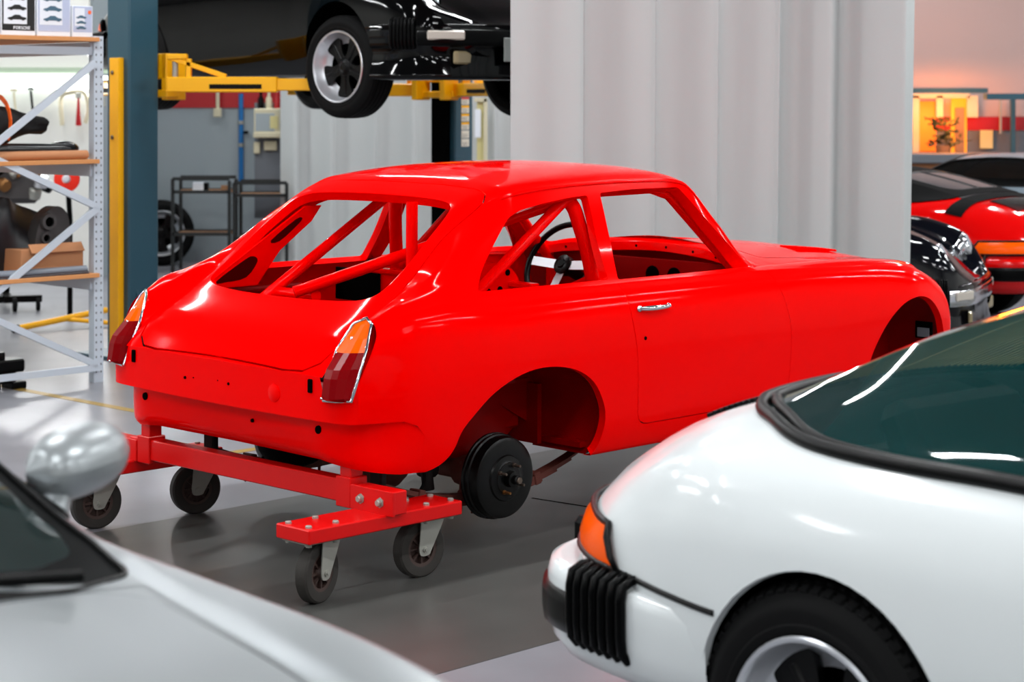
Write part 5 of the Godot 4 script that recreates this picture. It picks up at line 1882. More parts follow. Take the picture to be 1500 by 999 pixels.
func lift_parts(M: Dictionary) -> void:
	var B := Basis(Vector3.UP, LIFT)   # x: the lifted car's forward, z: its right
	# near column
	var p := Vector3(-2.36, 0, -12.45)
	var o := thing("lift_column", "blue-grey steel lift column with a yellow guard strip, behind the left tail of the red shell", "lift", p, LIFT)
	var m := MB.new()
	m.box(Vector3(0, 1.95, 0), Vector3(0.22, 3.88, 0.235), Basis(), 0.012)
	obj("column", m, M.lift_blue, o)
	m = MB.new()
	m.box(Vector3(0, 0.012, 0.0), Vector3(0.55, 0.024, 0.50), Basis(), 0.004)
	for s in [-1.0, 1.0]:
		m.prism(U.v2([0.0, 0.02, 0.15, 0.02, 0.0, 0.42]), 0.012, Transform3D(Basis(Vector3(s, 0, 0), Vector3.UP, Vector3(0, 0, s)), Vector3(0.11 * s, 0, 0.05 * s)))
	obj("base_plate", m, M.lift_blue, o)
	m = MB.new()
	m.box(Vector3(0.005, 0.935, 0.13), Vector3(0.115, 1.83, 0.025), Basis(), 0.004)
	m.box(Vector3(0.055, 0.935, 0.15), Vector3(0.02, 1.83, 0.03), Basis(), 0.003)
	obj("guard_strip", m, M.lift_yellow, o, "yellow guard strip")
	m = MB.new()
	for y in [1.36, 1.76]:
		m.ell(Vector3(-0.02, y, 0.145), Vector3(0.014, 0.014, 0.008), Basis(), 10, 6)
	obj("bolt", m, M.worn_steel, o)
	m = MB.new()
	m.box(Vector3(-0.135, 0.70, 0.06), Vector3(0.03, 1.1, 0.03), Basis(), 0.004)
	obj("cable_cover", m, M.lift_yellow, o)
	# far column with its stickers
	var q := Vector3(-0.43, 0, -14.85)
	var o2 := thing("lift_column", "far blue-grey lift column with a row of warning stickers, seen beside the hanging front wheel", "lift", q, LIFT)
	m = MB.new()
	m.box(Vector3(0, 1.95, 0), Vector3(0.20, 3.88, 0.20), Basis(), 0.01)
	obj("column", m, M.lift_blue, o2)
	m = MB.new()
	m.box(Vector3(0, 0.012, 0.0), Vector3(0.50, 0.024, 0.48), Basis(), 0.004)
	obj("base_plate", m, M.lift_blue, o2)
	m = MB.new()
	m.box(Vector3(-0.02, 1.6, 0.125), Vector3(0.15, 3.0, 0.05), Basis(), 0.004)  # black box laid over this column face to make it darker
	obj("dark_face_cover", m, M.black, o2)
	for i in 6:
		var st := MB.new()
		st.box(Vector3(0.1015, 1.585 - i * 0.062, -0.01), Vector3(0.002, 0.056, 0.085))
		var so := obj("warning_sticker", st, M.sticker, o2)
		var hd := MB.new()
		hd.box(Vector3(0.103, 1.585 - i * 0.062 + 0.019, -0.01), Vector3(0.001, 0.018, 0.085))
		obj("sticker_header", hd, M.sticker_red if i == 0 else M.lift_yellow if i < 4 else M.sticker, so)
		var ln := MB.new()
		for k in 3:
			ln.box(Vector3(0.103, 1.585 - i * 0.062 - k * 0.010, -0.005), Vector3(0.001, 0.003, 0.06))
		obj("sticker_print", ln, M.print_grey, so).set_meta("kind", "stuff")
	# carriages and arms
	for e in [[p, 1.0], [q, -1.0]]:
		var near: bool = e[1] > 0
		var c := thing("lift_carriage", "yellow lift carriage with swing arms under the black car's near sill" if near else "yellow far lift carriage and arms, seen under the nose of the raised black car", "lift", e[0], LIFT)
		var zz: float = -1.0 if near else 1.0
		m = MB.new()
		for sx in [-1.0, 1.0]:
			m.box(Vector3(0.14 * sx, 1.735, 0.21 * zz), Vector3(0.05, 0.29, 0.16), Basis(), 0.006)
		m.box(Vector3(0.0, 1.80, 0.16 * zz), Vector3(0.32, 0.16, 0.06), Basis(), 0.006)
		m.box(Vector3(0.0, 1.63, 0.17 * zz), Vector3(0.36, 0.05, 0.10), Basis(), 0.006)
		obj("carriage", m, M.lift_yellow, c)
		for s in [1.0, -1.0]:
			# arm ends below the sill, fore and aft
			var tip := Vector3(1.12 * s, 1.665, 0.62 * zz)
			var root := Vector3(0.17 * s, 1.665, 0.12 * zz)
			if near and s > 0:
				tip = B.inverse() * (px(470, 122, 12.35) - p)
				root = B.inverse() * (px(246, 116, 12.35) - p)
				tip.y = 1.685
				root.y = 1.685
			var d := (tip - root).normalized()
			var am := MB.new()
			am.bar(root, root.lerp(tip, 0.72), 0.12, 0.095, Vector3.UP, 0.006)
			am.bar(root.lerp(tip, 0.55), tip, 0.09, 0.075, Vector3.UP, 0.006)
			am.bar(root + Vector3(0, 0.17, 0), root.lerp(tip, 0.38) + Vector3(0, 0.05, 0), 0.05, 0.03, Vector3.UP, 0.004)
			am.bar(root + d * 0.13 + Vector3(0, 0.04, 0), root + d * 0.13 + Vector3(0, 0.16, 0), 0.05, 0.03, d, 0.003)
			am.bar(root + Vector3(0, 0.17, 0), root + d * 0.12 + Vector3(0, 0.175, 0), 0.07, 0.03, Vector3.UP, 0.004)
			var ao := obj("swing_arm", am, M.lift_yellow, c)
			var pn := MB.new()
			pn.tube([root + d * 0.045 + Vector3(0, 0.02, 0), root + d * 0.045 + Vector3(0, 0.16, 0)], 0.018, 10)
			obj("pivot_pin", pn, M.zinc, ao)
			var sl := MB.new()
			var sd := d.cross(Vector3.UP) * (1.0 if d.cross(Vector3.UP).dot(B.inverse() * Vector3(0, 0, 1)) > 0 else -1.0)
			sl.bar(root.lerp(tip, 0.28) + sd * 0.061 + Vector3(0, -0.012, 0), root.lerp(tip, 0.62) + sd * 0.061 + Vector3(0, -0.012, 0), 0.006, 0.028)
			obj("stop_rubber", sl, M.rubber, ao)
			var pd := MB.new()
			pd.lathe(U.v2([0.0, 0.06, 0.045, 0.06, 0.05, 0.05, 0.05, 0.03, 0.025, 0.02, 0.025, -0.02]), tip - d * 0.05, Basis(), 16)
			obj("lift_pad", pd, M.rubber, ao)

func curtain(M: Dictionary, label: String, at: Vector3, dir: Vector3, folds: Array, h: float, y0: float, taper: float, fine := 3) -> void:
	# folds: [distance along, offset towards the camera side] pairs; a cloth of two faces
	var nn := Vector3(-dir.z, 0, dir.x)
	if nn.z < 0:
		nn = -nn
	var pts := PackedVector2Array()
	for i in range(0, folds.size(), 2):
		pts.append(Vector2(folds[i], folds[i + 1]))
	pts = U.smooth2(pts, false, fine)
	var front := []
	var w := pts[pts.size() - 1].x
	for j in 13:
		var f := j / 12.0
		var row := []
		for q in pts:
			var s := q.x * (1.0 - taper * (1.0 - f))
			row.append(dir * s + nn * (q.y * (1.0 + 0.25 * (1.0 - f) * sin(q.x * 3.1 + 0.7))) + Vector3(0, y0 + (h - y0) * f, 0))
		front.append(row)
	var m := MB.new()
	m.grid(front, 1.0 if (front[1][0] - front[0][0]).cross(front[0][1] - front[0][0]).dot(nn) > 0 else -1.0)
	var back := []
	for r in front:
		back.append(r.map(func(p): return p - nn * 0.004))
	m.grid(back, -1.0 if (front[1][0] - front[0][0]).cross(front[0][1] - front[0][0]).dot(nn) > 0 else 1.0)
	var o := thing("curtain", label, "curtain", at)
	obj("cloth", m, M.curtain, o)
	var hem := MB.new()
	hem.tube([Vector3(0, h, 0), dir * w + Vector3(0, h, 0)], 0.02, 8)
	obj("rail", hem, M.zinc, o)

func curtains(M: Dictionary) -> void:
	var a := px(748, 300, 10.8)
	var b := px(1366, 300, 11.05)
	a.y = 0
	b.y = 0
	var d := (b - a).normalized()
	var w := a.distance_to(b)
	var k := w / 597.0
	var f := []
	for q in [[748, 0.0], [775, 0.012], [812, 0.006], [842, 0.03], [848, 0.05], [853, 0.012], [880, 0.0], [915, 0.015], [942, 0.04], [949, 0.062], [955, 0.015], [985, 0.0], [1010, 0.015], [1032, 0.04], [1039, 0.058], [1046, 0.012], [1070, 0.0], [1098, 0.025], [1118, 0.05], [1125, 0.075], [1133, 0.02], [1155, 0.0], [1178, 0.05], [1194, 0.085], [1204, 0.07], [1215, 0.02], [1232, 0.03], [1255, 0.10], [1280, 0.14], [1293, 0.15], [1299, 0.10], [1306, 0.03], [1325, -0.02], [1338, -0.06], [1345, -0.12]]:
		f.append_array([(q[0] - 748) * k, q[1] * 1.8])
	curtain(M, "tall white cloth curtain in long folds, hanging behind the roof of the red shell", a, d, f, 4.3, 0.04, 0.03)
	# the pale curtain wall far behind, below the raised car
	var c := px(411, 300, 18.6)
	c.y = 0
	var g := []
	var rng := RandomNumberGenerator.new()
	rng.seed = 5
	var s := 0.0
	while s < 4.4:
		g.append_array([s, 0.02 * rng.randf(), s + 0.13, 0.07 + 0.04 * rng.randf(), s + 0.17, 0.09, s + 0.19, 0.02])
		s += 0.30 + 0.12 * rng.randf()
	curtain(M, "pale grey-white curtain far back, seen below the raised black car", c, Vector3(1, 0, 0), g, 4.3, 0.04, 0.0, 2)

# ---------------------------------------------------------------- the shelving rack at the left, and what stands on and behind it
func part_box(called: String, parent: Node, m: Material, c: Vector3, s: Vector3, b := Basis(), bev := 0.003) -> MeshInstance3D:
	var k := MB.new()
	k.box(c, s, b, bev)
	return obj(called, k, m, parent)

func rack(M: Dictionary) -> void:
	# x of the rack: along its end frame (right is farther), z of the rack: back to front of the end; shelves run away to -z
	var turn := deg_to_rad(45.33)
	var o := thing("shelving_rack", "tall grey bolted steel shelving rack with chipboard shelves and a cross-braced end", "shelf", Vector3(-2.33, 0, -11.27), turn)
	var dep := 0.82
	for x in [0.0, -dep]:
		for z in [0.0, -1.9]:
			var u := MB.new()
			u.box(Vector3(x, 0.975, z), Vector3(0.062, 1.95, 0.004))
			u.box(Vector3(x - 0.029, 0.975, z - 0.025), Vector3(0.004, 1.95, 0.05))
			u.box(Vector3(x + 0.029, 0.975, z - 0.025), Vector3(0.004, 1.95, 0.05))
			var uo := obj("upright", u, M.rack_grey, o)
			if x == 0.0 and z == 0.0:
				var hs := MB.new()
				for i in 46:
					for e in [-0.016, 0.016]:
						hs.box(Vector3(e, 0.06 + i * 0.0415, 0.0025), Vector3(0.007, 0.012, 0.001))
				obj("slot", hs, M.print_grey, uo).set_meta("kind", "stuff")
	for e in [[[-0.03, 1.80], [-dep, 1.24]], [[-dep, 1.34], [-0.02, 0.99]], [[-0.02, 0.98], [-dep, 0.44]], [[-dep, 0.48], [-0.02, 0.10]], [[-dep, 0.085], [0.0, 0.085]]]:
		var b := MB.new()
		b.bar(Vector3(e[0][0], e[0][1], 0.012), Vector3(e[1][0], e[1][1], 0.012), 0.022, 0.036)
		obj("brace", b, M.rack_grey, o)
	for y in [1.93, 1.245, 0.605]:
		var bd := MB.new()
		bd.box(Vector3(-dep * 0.5, y, -0.97), Vector3(dep - 0.02, 0.024, 2.0), Basis(), 0.002)
		obj("shelf_board", bd, M.chipboard, o)
		for x in [-0.02, -dep + 0.02]:
			var bm := MB.new()
			bm.box(Vector3(x, y - 0.05, -0.95), Vector3(0.04, 0.07, 1.86), Basis(), 0.003)
			obj("beam", bm, M.rack_grey, o)
	var cb := MB.new()
	cb.bar(Vector3(-dep, y_top(), -0.03), Vector3(0, y_top(), -0.03), 0.03, 0.045)
	obj("beam", cb, M.rack_grey, o)
	var T := Transform3D(Basis(Vector3.UP, turn), Vector3(-2.33, 0, -11.27))
	# boxes on the top shelf, each printed with small car outlines
	var names := ["white card box printed with three pale car outlines, leftmost on the top shelf", "black and white card box with three dark car outlines and white lettering on its foot", "wide white card box with three pale car outlines, third along the top shelf", "short white card box with a small round badge, at the end of the top shelf"]
	var xs := [[-0.72, 0.22, 0.30], [-0.495, 0.215, 0.30], [-0.27, 0.215, 0.30], [-0.085, 0.135, 0.175]]
	for i in 4:
		var w: float = xs[i][1]
		var h: float = xs[i][2]
		var bx := thing("card_box", names[i], "box", T * Vector3(xs[i][0], 1.943, -0.10), turn, "card boxes on the top shelf")
		part_box("carton", bx, M.card_white, Vector3(0, h * 0.5, 0), Vector3(w, h, 0.14))
		part_box("printed_face", bx, M.print_black if i == 1 else M.print_pale, Vector3(0, h * 0.5 + 0.012, 0.0705), Vector3(w - 0.012, h - 0.03, 0.001), Basis(), 0.0)
		part_box("face_panel", bx, M.card_white, Vector3(-0.02, h * 0.5 + 0.025, 0.0715), Vector3(w - 0.07, h - 0.075, 0.001), Basis(), 0.0)
		for k in (3 if i < 3 else 3):
			var cs := MB.new()
			var sc := w * (0.55 if i < 3 else 0.5)
			var oy := (0.085 + k * 0.055) if i < 3 else (0.045 + k * 0.03)
			var sil := PackedVector2Array()
			for q in U.v2([-0.5, 0.03, -0.48, 0.10, -0.30, 0.14, -0.12, 0.24, 0.12, 0.24, 0.28, 0.15, 0.47, 0.12, 0.5, 0.04, 0.40, 0.02, 0.36, -0.02, 0.26, -0.02, 0.22, 0.02, -0.22, 0.02, -0.26, -0.02, -0.36, -0.02, -0.40, 0.02]):
				sil.append(q * sc + Vector2(-0.0, oy))
			cs.prism(sil, 0.001, Transform3D(Basis(), Vector3(-0.01, 0, 0.0722)))
			obj("car_outline", cs, M.print_black if i == 1 else M.print_blue, bx)
		if i == 1:
			var tm := TextMesh.new()
			tm.text = "PORSCHE"
			var fo := SystemFont.new()
			fo.font_names = PackedStringArray(["Droid Sans"])
			fo.font_weight = 700
			tm.font = fo
			tm.font_size = 16
			tm.pixel_size = 0.0015
			tm.depth = 0.001
			var tx := MeshInstance3D.new()
			tx.name = "lettering"
			tx.mesh = tm
			tx.material_override = M.card_white
			bx.add_child(tx, true)
			tx.position = Vector3(0.02, 0.042, 0.072)
		if i == 3:
			var rb := MB.new()
			rb.lathe(U.v2([0.0, 0.001, 0.011, 0.001, 0.011, 0.0]), Vector3(0.045, 0.14, 0.0722), Basis(Vector3.RIGHT, PI / 2), 16)
			obj("round_badge", rb, M.print_orange, bx)
	var rc := thing("carton", "white carton with a red mark, behind the short box on the top shelf", "box", T * Vector3(-0.12, 1.943, -0.32), turn)
	part_box("carton_body", rc, M.card_white, Vector3(0, 0.15, 0), Vector3(0.12, 0.30, 0.14))
	var rm := MB.new()
	rm.lathe(U.v2([0.0, 0.001, 0.02, 0.001, 0.02, 0.0]), Vector3(-0.02, 0.245, 0.071), Basis(Vector3.RIGHT, PI / 2), 16)
	obj("red_mark", rm, M.band, rc)
	# middle shelf: holdall, black roll, cardboard tube
	var bag := thing("holdall", "black holdall with orange straps lying on the middle shelf", "bag", T * Vector3(-0.44, 1.315, -0.30), turn)
	var bm2 := MB.new()
	var rows := []
	for i in 15:
		var f := i / 14.0
		var row := []
		for k in 20:
			var a := TAU * k / 20.0
			var rr := 0.5 + 0.5 * sin(PI * minf(1.0, f * 1.15 + 0.04))
			var lump := 1.0 + 0.10 * sin(f * 13.0 + k * 0.9) + 0.06 * sin(k * 2.3 + f * 5.0)
			row.append(Vector3(lerpf(-0.34, 0.26, f), 0.135 + sin(a) * 0.145 * rr * lump * (1.0 - 0.35 * f), cos(a) * 0.15 * rr * lump))
		rows.append(row)
	bm2.grid(rows, -1.0, true)
	obj("bag_body", bm2, M.black_cloth, bag)
	for x in [-0.20, -0.05]:
		var sp := MB.new()
		var arc := []
		for i in 9:
			var a := lerpf(-0.5, 2.2, i / 8.0)
			arc.append(Vector3(x + 0.02 * i / 8.0, 0.135 + sin(a) * 0.165, cos(a) * 0.175))
		for i in 8:
			sp.bar(arc[i], arc[i + 1], 0.026, 0.006, Vector3.RIGHT)
		obj("strap", sp, M.print_orange, bag)
	var rl := thing("vinyl_roll", "shiny black vinyl roll along the middle shelf, under the holdall", "roll", T * Vector3(-0.46, 1.315, -0.10), turn)
	var rm2 := MB.new()
	rm2.tube([Vector3(-0.42, 0, 0), Vector3(-0.1, 0.002, 0), Vector3(0.33, -0.004, -0.01)], [0.034, 0.036, 0.033], 16)
	rm2.ell(Vector3(0.33, 0.0, -0.06), Vector3(0.10, 0.045, 0.06))
	obj("roll", rm2, M.vinyl, rl)
	var ct := thing("cardboard_tube", "plain brown cardboard tube on the edge of the middle shelf", "tube", T * Vector3(-0.50, 1.283, -0.03), turn)
	var cm := MB.new()
	cm.lathe(U.v2([0.022, -0.44, 0.026, -0.44, 0.026, 0.44, 0.022, 0.44, 0.022, -0.44]), Vector3(0, 0, 0), Basis(Vector3.BACK, PI / 2), 20)
	obj("tube", cm, M.cardboard, ct)
	# lower shelf
	var lt := thing("leather_cover", "dark folded leather cover standing on the lower shelf", "cover", T * Vector3(-0.52, 0.617, -0.30), turn)
	var lm := MB.new()
	var lr := []
	for i in 17:
		var f := i / 16.0
		var row := []
		for k in 13:
			var g := k / 12.0
			var top := 0.28 + 0.16 * sin(f * 2.4 + 0.4)
			row.append(Vector3(lerpf(-0.42, 0.36, f), g * top, 0.10 + 0.06 * sin(f * 9.0 + g * 2.0) + 0.05 * sin(f * 17.0 - g * 3.0) * g - 0.16 * g * g))
		lr.append(row)
	lm.grid(lr, -1.0)
	var lb := []
	for r in lr:
		lb.append([r[12], r[12] + Vector3(0, -0.05, -0.10), r[12] + Vector3(0, -0.2, -0.14), Vector3(r[0].x, 0, r[0].z - 0.25)])
	lm.grid(lb, -1.0)
	obj("leather", lm, M.leather, lt)
	var gb := thing("gearbox_casing", "cast gearbox casing with round openings, propped on the cardboard box", "gearbox", T * Vector3(-0.22, 0.745, -0.16), turn)
	var gm := MB.new()
	gm.prism(U.smooth2(U.v2([-0.09, 0.0, -0.11, 0.06, -0.09, 0.15, -0.04, 0.22, 0.03, 0.25, 0.09, 0.21, 0.11, 0.12, 0.10, 0.0]), true, 4), 0.09, Transform3D(Basis(), Vector3(0, 0, -0.05)), true)
	gm.lathe(U.v2([0.028, 0.0, 0.046, 0.0, 0.05, -0.02, 0.05, -0.03]), Vector3(-0.035, 0.165, 0.065), Basis(Vector3.RIGHT, PI / 2), 20)
	gm.lathe(U.v2([0.02, 0.0, 0.032, 0.0, 0.035, -0.02]), Vector3(-0.05, 0.075, 0.058), Basis(Vector3.RIGHT, PI / 2), 16)
	for k in 6:
		gm.box(Vector3(-0.10 + k * 0.04, 0.005, 0.045), Vector3(0.012, 0.05, 0.03), Basis(), 0.003)
	obj("casing", gm, M.cast_metal, gb)
	var gh := MB.new()
	gh.lathe(U.v2([0.0, 0.001, 0.027, 0.001]), Vector3(-0.035, 0.165, 0.05), Basis(Vector3.RIGHT, PI / 2), 16)
	gh.lathe(U.v2([0.0, 0.001, 0.02, 0.001]), Vector3(-0.05, 0.075, 0.042), Basis(Vector3.RIGHT, PI / 2), 16)
	obj("bore", gh, M.black, gb)
	var cbx := thing("cardboard_box", "open brown cardboard box under the gearbox casing on the lower shelf", "box", T * Vector3(-0.26, 0.665, -0.16), turn)
	part_box("box_body", cbx, M.cardboard, Vector3(0, 0.035, 0), Vector3(0.40, 0.13, 0.20))
	part_box("flap", cbx, M.cardboard, Vector3(0.02, 0.103, 0.11), Vector3(0.34, 0.004, 0.06), Basis(Vector3.RIGHT, 0.9), 0.0)
	var gr := thing("grey_roll", "grey and maroon rolled sheet lying along the front of the lower shelf", "roll", T * Vector3(-0.40, 0.640, -0.02), turn)
	var g2 := MB.new()
	g2.tube([Vector3(-0.4, 0, 0), Vector3(0.33, 0, 0)], 0.022, 14)
	obj("roll", g2, M.grey_sheet, gr)
	var g3 := MB.new()
	g3.tube([Vector3(-0.42, -0.028, 0.02), Vector3(0.33, -0.022, 0.015)], 0.018, 14)
	obj("inner_roll", g3, M.maroon, gr)
	# under and beside the rack
	var jk := thing("trolley_jack", "squat black jack standing on the floor at the foot of the rack", "jack", Vector3(-2.80, 0, -11.0), turn)
	part_box("body", jk, M.black_gloss, Vector3(0, 0.13, 0), Vector3(0.20, 0.07, 0.14), Basis(), 0.01)
	part_box("foot", jk, M.black_gloss, Vector3(0.07, 0.02, 0), Vector3(0.09, 0.04, 0.12), Basis(), 0.006)
	part_box("foot", jk, M.black_gloss, Vector3(-0.08, 0.02, 0), Vector3(0.07, 0.04, 0.12), Basis(), 0.006)
	part_box("web", jk, M.black_gloss, Vector3(0.0, 0.07, 0), Vector3(0.14, 0.08, 0.05), Basis(), 0.006)
	var ks := MB.new()
	ks.lathe(U.v2([0.0, 0.04, 0.025, 0.04, 0.03, 0.03, 0.03, 0.0]), Vector3(-0.02, 0.165, 0), Basis(), 14)
	obj("saddle", ks, M.black_gloss, jk)
	var yl := thing("tubular_strut", "yellow tubular strut lying on the floor behind the rack", "strut", Vector3(-3.10, 0, -13.8), 0.0)
	var ym := MB.new()
	ym.tube([Vector3(-0.28, 0.03, 0.15), Vector3(0.22, 0.10, -0.4)], 0.022, 12)
	ym.tube([Vector3(0.0, 0.06, -0.16), Vector3(0.3, 0.03, -0.2)], 0.016, 10)
	obj("strut_tube", ym, M.lift_yellow, yl)
	var yt := MB.new()
	yt.tube([Vector3(-0.30, 0.0275, 0.172), Vector3(-0.27, 0.031, 0.139)], 0.026, 12)
	obj("foot_rubber", yt, M.rubber, yl)

func y_top() -> float:
	return 1.865

func behind_rack(M: Dictionary) -> void:
	# engine stand with a block, brake disc, wall rail, hung tools
	var es := thing("engine_stand", "cluttered engine block on a wheeled stand behind the rack", "engine", Vector3(-3.9, 0, -15.4), 0.3)
	var eb := MB.new()
	var rng := RandomNumberGenerator.new()
	rng.seed = 11
	eb.box(Vector3(0, 0.95, 0), Vector3(0.5, 0.30, 0.4), Basis(), 0.04)
	obj("block", eb, M.cast_metal, es)
	for i in 26:
		var k := MB.new()
		var c := Vector3(rng.randf_range(-0.4, 0.4), rng.randf_range(0.82, 1.22), rng.randf_range(0.1, 0.26))
		if i % 3 == 0:
			k.lathe(U.v2([0.0, 0.03, 0.04, 0.03, 0.05, 0.02, 0.05, -0.05]), c, Basis.from_euler(Vector3(rng.randf() * 3, rng.randf() * 3, 0)), 12)
		elif i % 3 == 1:
			k.tube(U.smooth3([c, c + Vector3(0.1, 0.05, 0.03), c + Vector3(0.18, -0.03, 0.02)], 4), 0.016, 8)
		else:
			k.box(c, Vector3(0.07, 0.06, 0.06), Basis.from_euler(Vector3(rng.randf(), rng.randf(), rng.randf())), 0.01)
		obj("fitting", k, [M.alloy, M.black_gloss, M.brass, M.zinc][i % 4], es)
	var fr := MB.new()
	fr.box(Vector3(0, 0.42, 0), Vector3(0.06, 0.75, 0.06))
	fr.box(Vector3(0, 0.09, 0), Vector3(0.06, 0.05, 0.8))
	fr.box(Vector3(0, 0.09, 0.35), Vector3(0.5, 0.05, 0.05))
	obj("stand_frame", fr, M.black_gloss, es)
	for x in [-0.22, 0.22]:
		var w := MB.new()
		w.lathe(U.v2([0.0, 0.015, 0.045, 0.015, 0.05, 0.01, 0.05, -0.01, 0.045, -0.015, 0.0, -0.015]), Vector3(x, 0.05, 0.38), Basis(Vector3.BACK, PI / 2), 16)
		obj("stand_wheel", w, M.rubber, es)
	var wl := MB.new()
	wl.lathe(U.v2([0.0, 0.02, 0.05, 0.02, 0.055, 0.01, 0.055, -0.01, 0.0, -0.02]), Vector3(0.05, 0.055, 0.42), Basis(Vector3.BACK, PI / 2), 16)
	obj("stand_wheel", wl, M.rubber, es)
	var bd := thing("fan_disc", "orange-red round fan disc with a pale hub behind the rack", "disc", px(98, 262, 14.6))
	var bm := MB.new()
	bm.lathe(U.v2([0.032, 0.02, 0.093, 0.012, 0.096, 0.0, 0.093, -0.01]), Vector3.ZERO, Basis(Vector3.RIGHT, PI / 2), 30)
	obj("disc", bm, M.orange_red, bd)
	var bh := MB.new()
	bh.lathe(U.v2([0.0, 0.03, 0.02, 0.028, 0.03, 0.015, 0.03, 0.0]), Vector3.ZERO, Basis(Vector3.RIGHT, PI / 2), 20)
	obj("disc_hub", bh, M.card_white, bd)
	var bs := MB.new()
	bs.tube([Vector3(0, 0, -0.02), Vector3(0, -0.30, -0.10), Vector3(0, -px(98, 262, 14.6).y, -0.10)], 0.02, 8)
	obj("disc_post", bs, M.black_gloss, bd)
	# bench along the bright wall and hanging tools
	var rl := thing("wall_rail", "pale green rail along the brightly lit wall behind the rack", "rail", Vector3(-4.6, 1.83, -17.46))
	part_box("rail_bar", rl, M.rail_green, Vector3(0, 0.02, 0), Vector3(3.0, 0.05, 0.06))
	var wt := thing("strip_light", "long white strip light fixed along the bright wall behind the rack", "light", Vector3(-4.2, 1.745, -17.44))
	part_box("diffuser", wt, M.strip_glow, Vector3(0, 0, 0), Vector3(2.4, 0.11, 0.10))
	var al := AreaLight3D.new()
	al.name = "strip_light_glow"
	al.area_size = Vector2(2.4, 0.16)
	al.light_energy = 5.0
	al.area_range = 30.0
	al.shadow_enabled = true
	wt.add_child(al, true)
	al.position = Vector3(0, 0, 0.06)
	al.rotation.y = PI
	var tools := [["red_tool", "red-handled tool hanging on the bright wall behind the rack", 115, 165, M.band, 0.05, 0.22], ["pale_hose", "pale looped hose hanging beside the red-handled tool", 98, 150, M.cream, 0.0, 0.0]]
	var rt := thing("hand_tool", tools[0][1], "tool", px(115, 165, 17.3))
	var tm := MB.new()
	tm.tube([Vector3(0, 0.13, 0), Vector3(0, -0.02, 0.01), Vector3(0, -0.11, 0)], [0.008, 0.018, 0.026], 8)
	obj("handle", tm, M.band, rt)
	var tb := MB.new()
	tb.box(Vector3(0.0, 0.15, 0), Vector3(0.05, 0.05, 0.02), Basis(), 0.005)
	obj("jaw", tb, M.zinc, rt)
	var hs := thing("hose", tools[1][1], "hose", px(108, 160, 17.35))
	var hm := MB.new()
	hm.tube(U.smooth3([Vector3(-0.10, -0.14, 0), Vector3(-0.11, 0.10, 0), Vector3(-0.02, 0.15, 0.02), Vector3(0.1, 0.14, 0.02), Vector3(0.13, 0.0, 0), Vector3(0.10, -0.12, 0)], 5), 0.02, 8)
	obj("hose_loop", hm, M.cream, hs)
	for e in [[20, 150, M.cream], [138, 170, M.zinc], [150, 140, M.zinc], [45, 148, M.black_gloss]]:
		var ht := thing("hand_tool", "small %s hanging on the bright wall, %s" % ["tool", ["behind the holdall", "next to the rack upright", "high beside the lift column", "above the holdall"][[20, 138, 150, 45].find(e[0])]], "tool", px(e[0], e[1], 17.4), 0.0, "tools on the bright wall")
		var hk := MB.new()
		hk.bar(Vector3(0, 0.09, 0), Vector3(0.02, -0.10, 0), 0.02, 0.015, Vector3.BACK, 0.004)
		obj("shaft", hk, e[2], ht)
		var hj := MB.new()
		hj.box(Vector3(0, 0.11, 0), Vector3(0.06, 0.03, 0.02), Basis(), 0.006)
		obj("head", hj, e[2], ht)

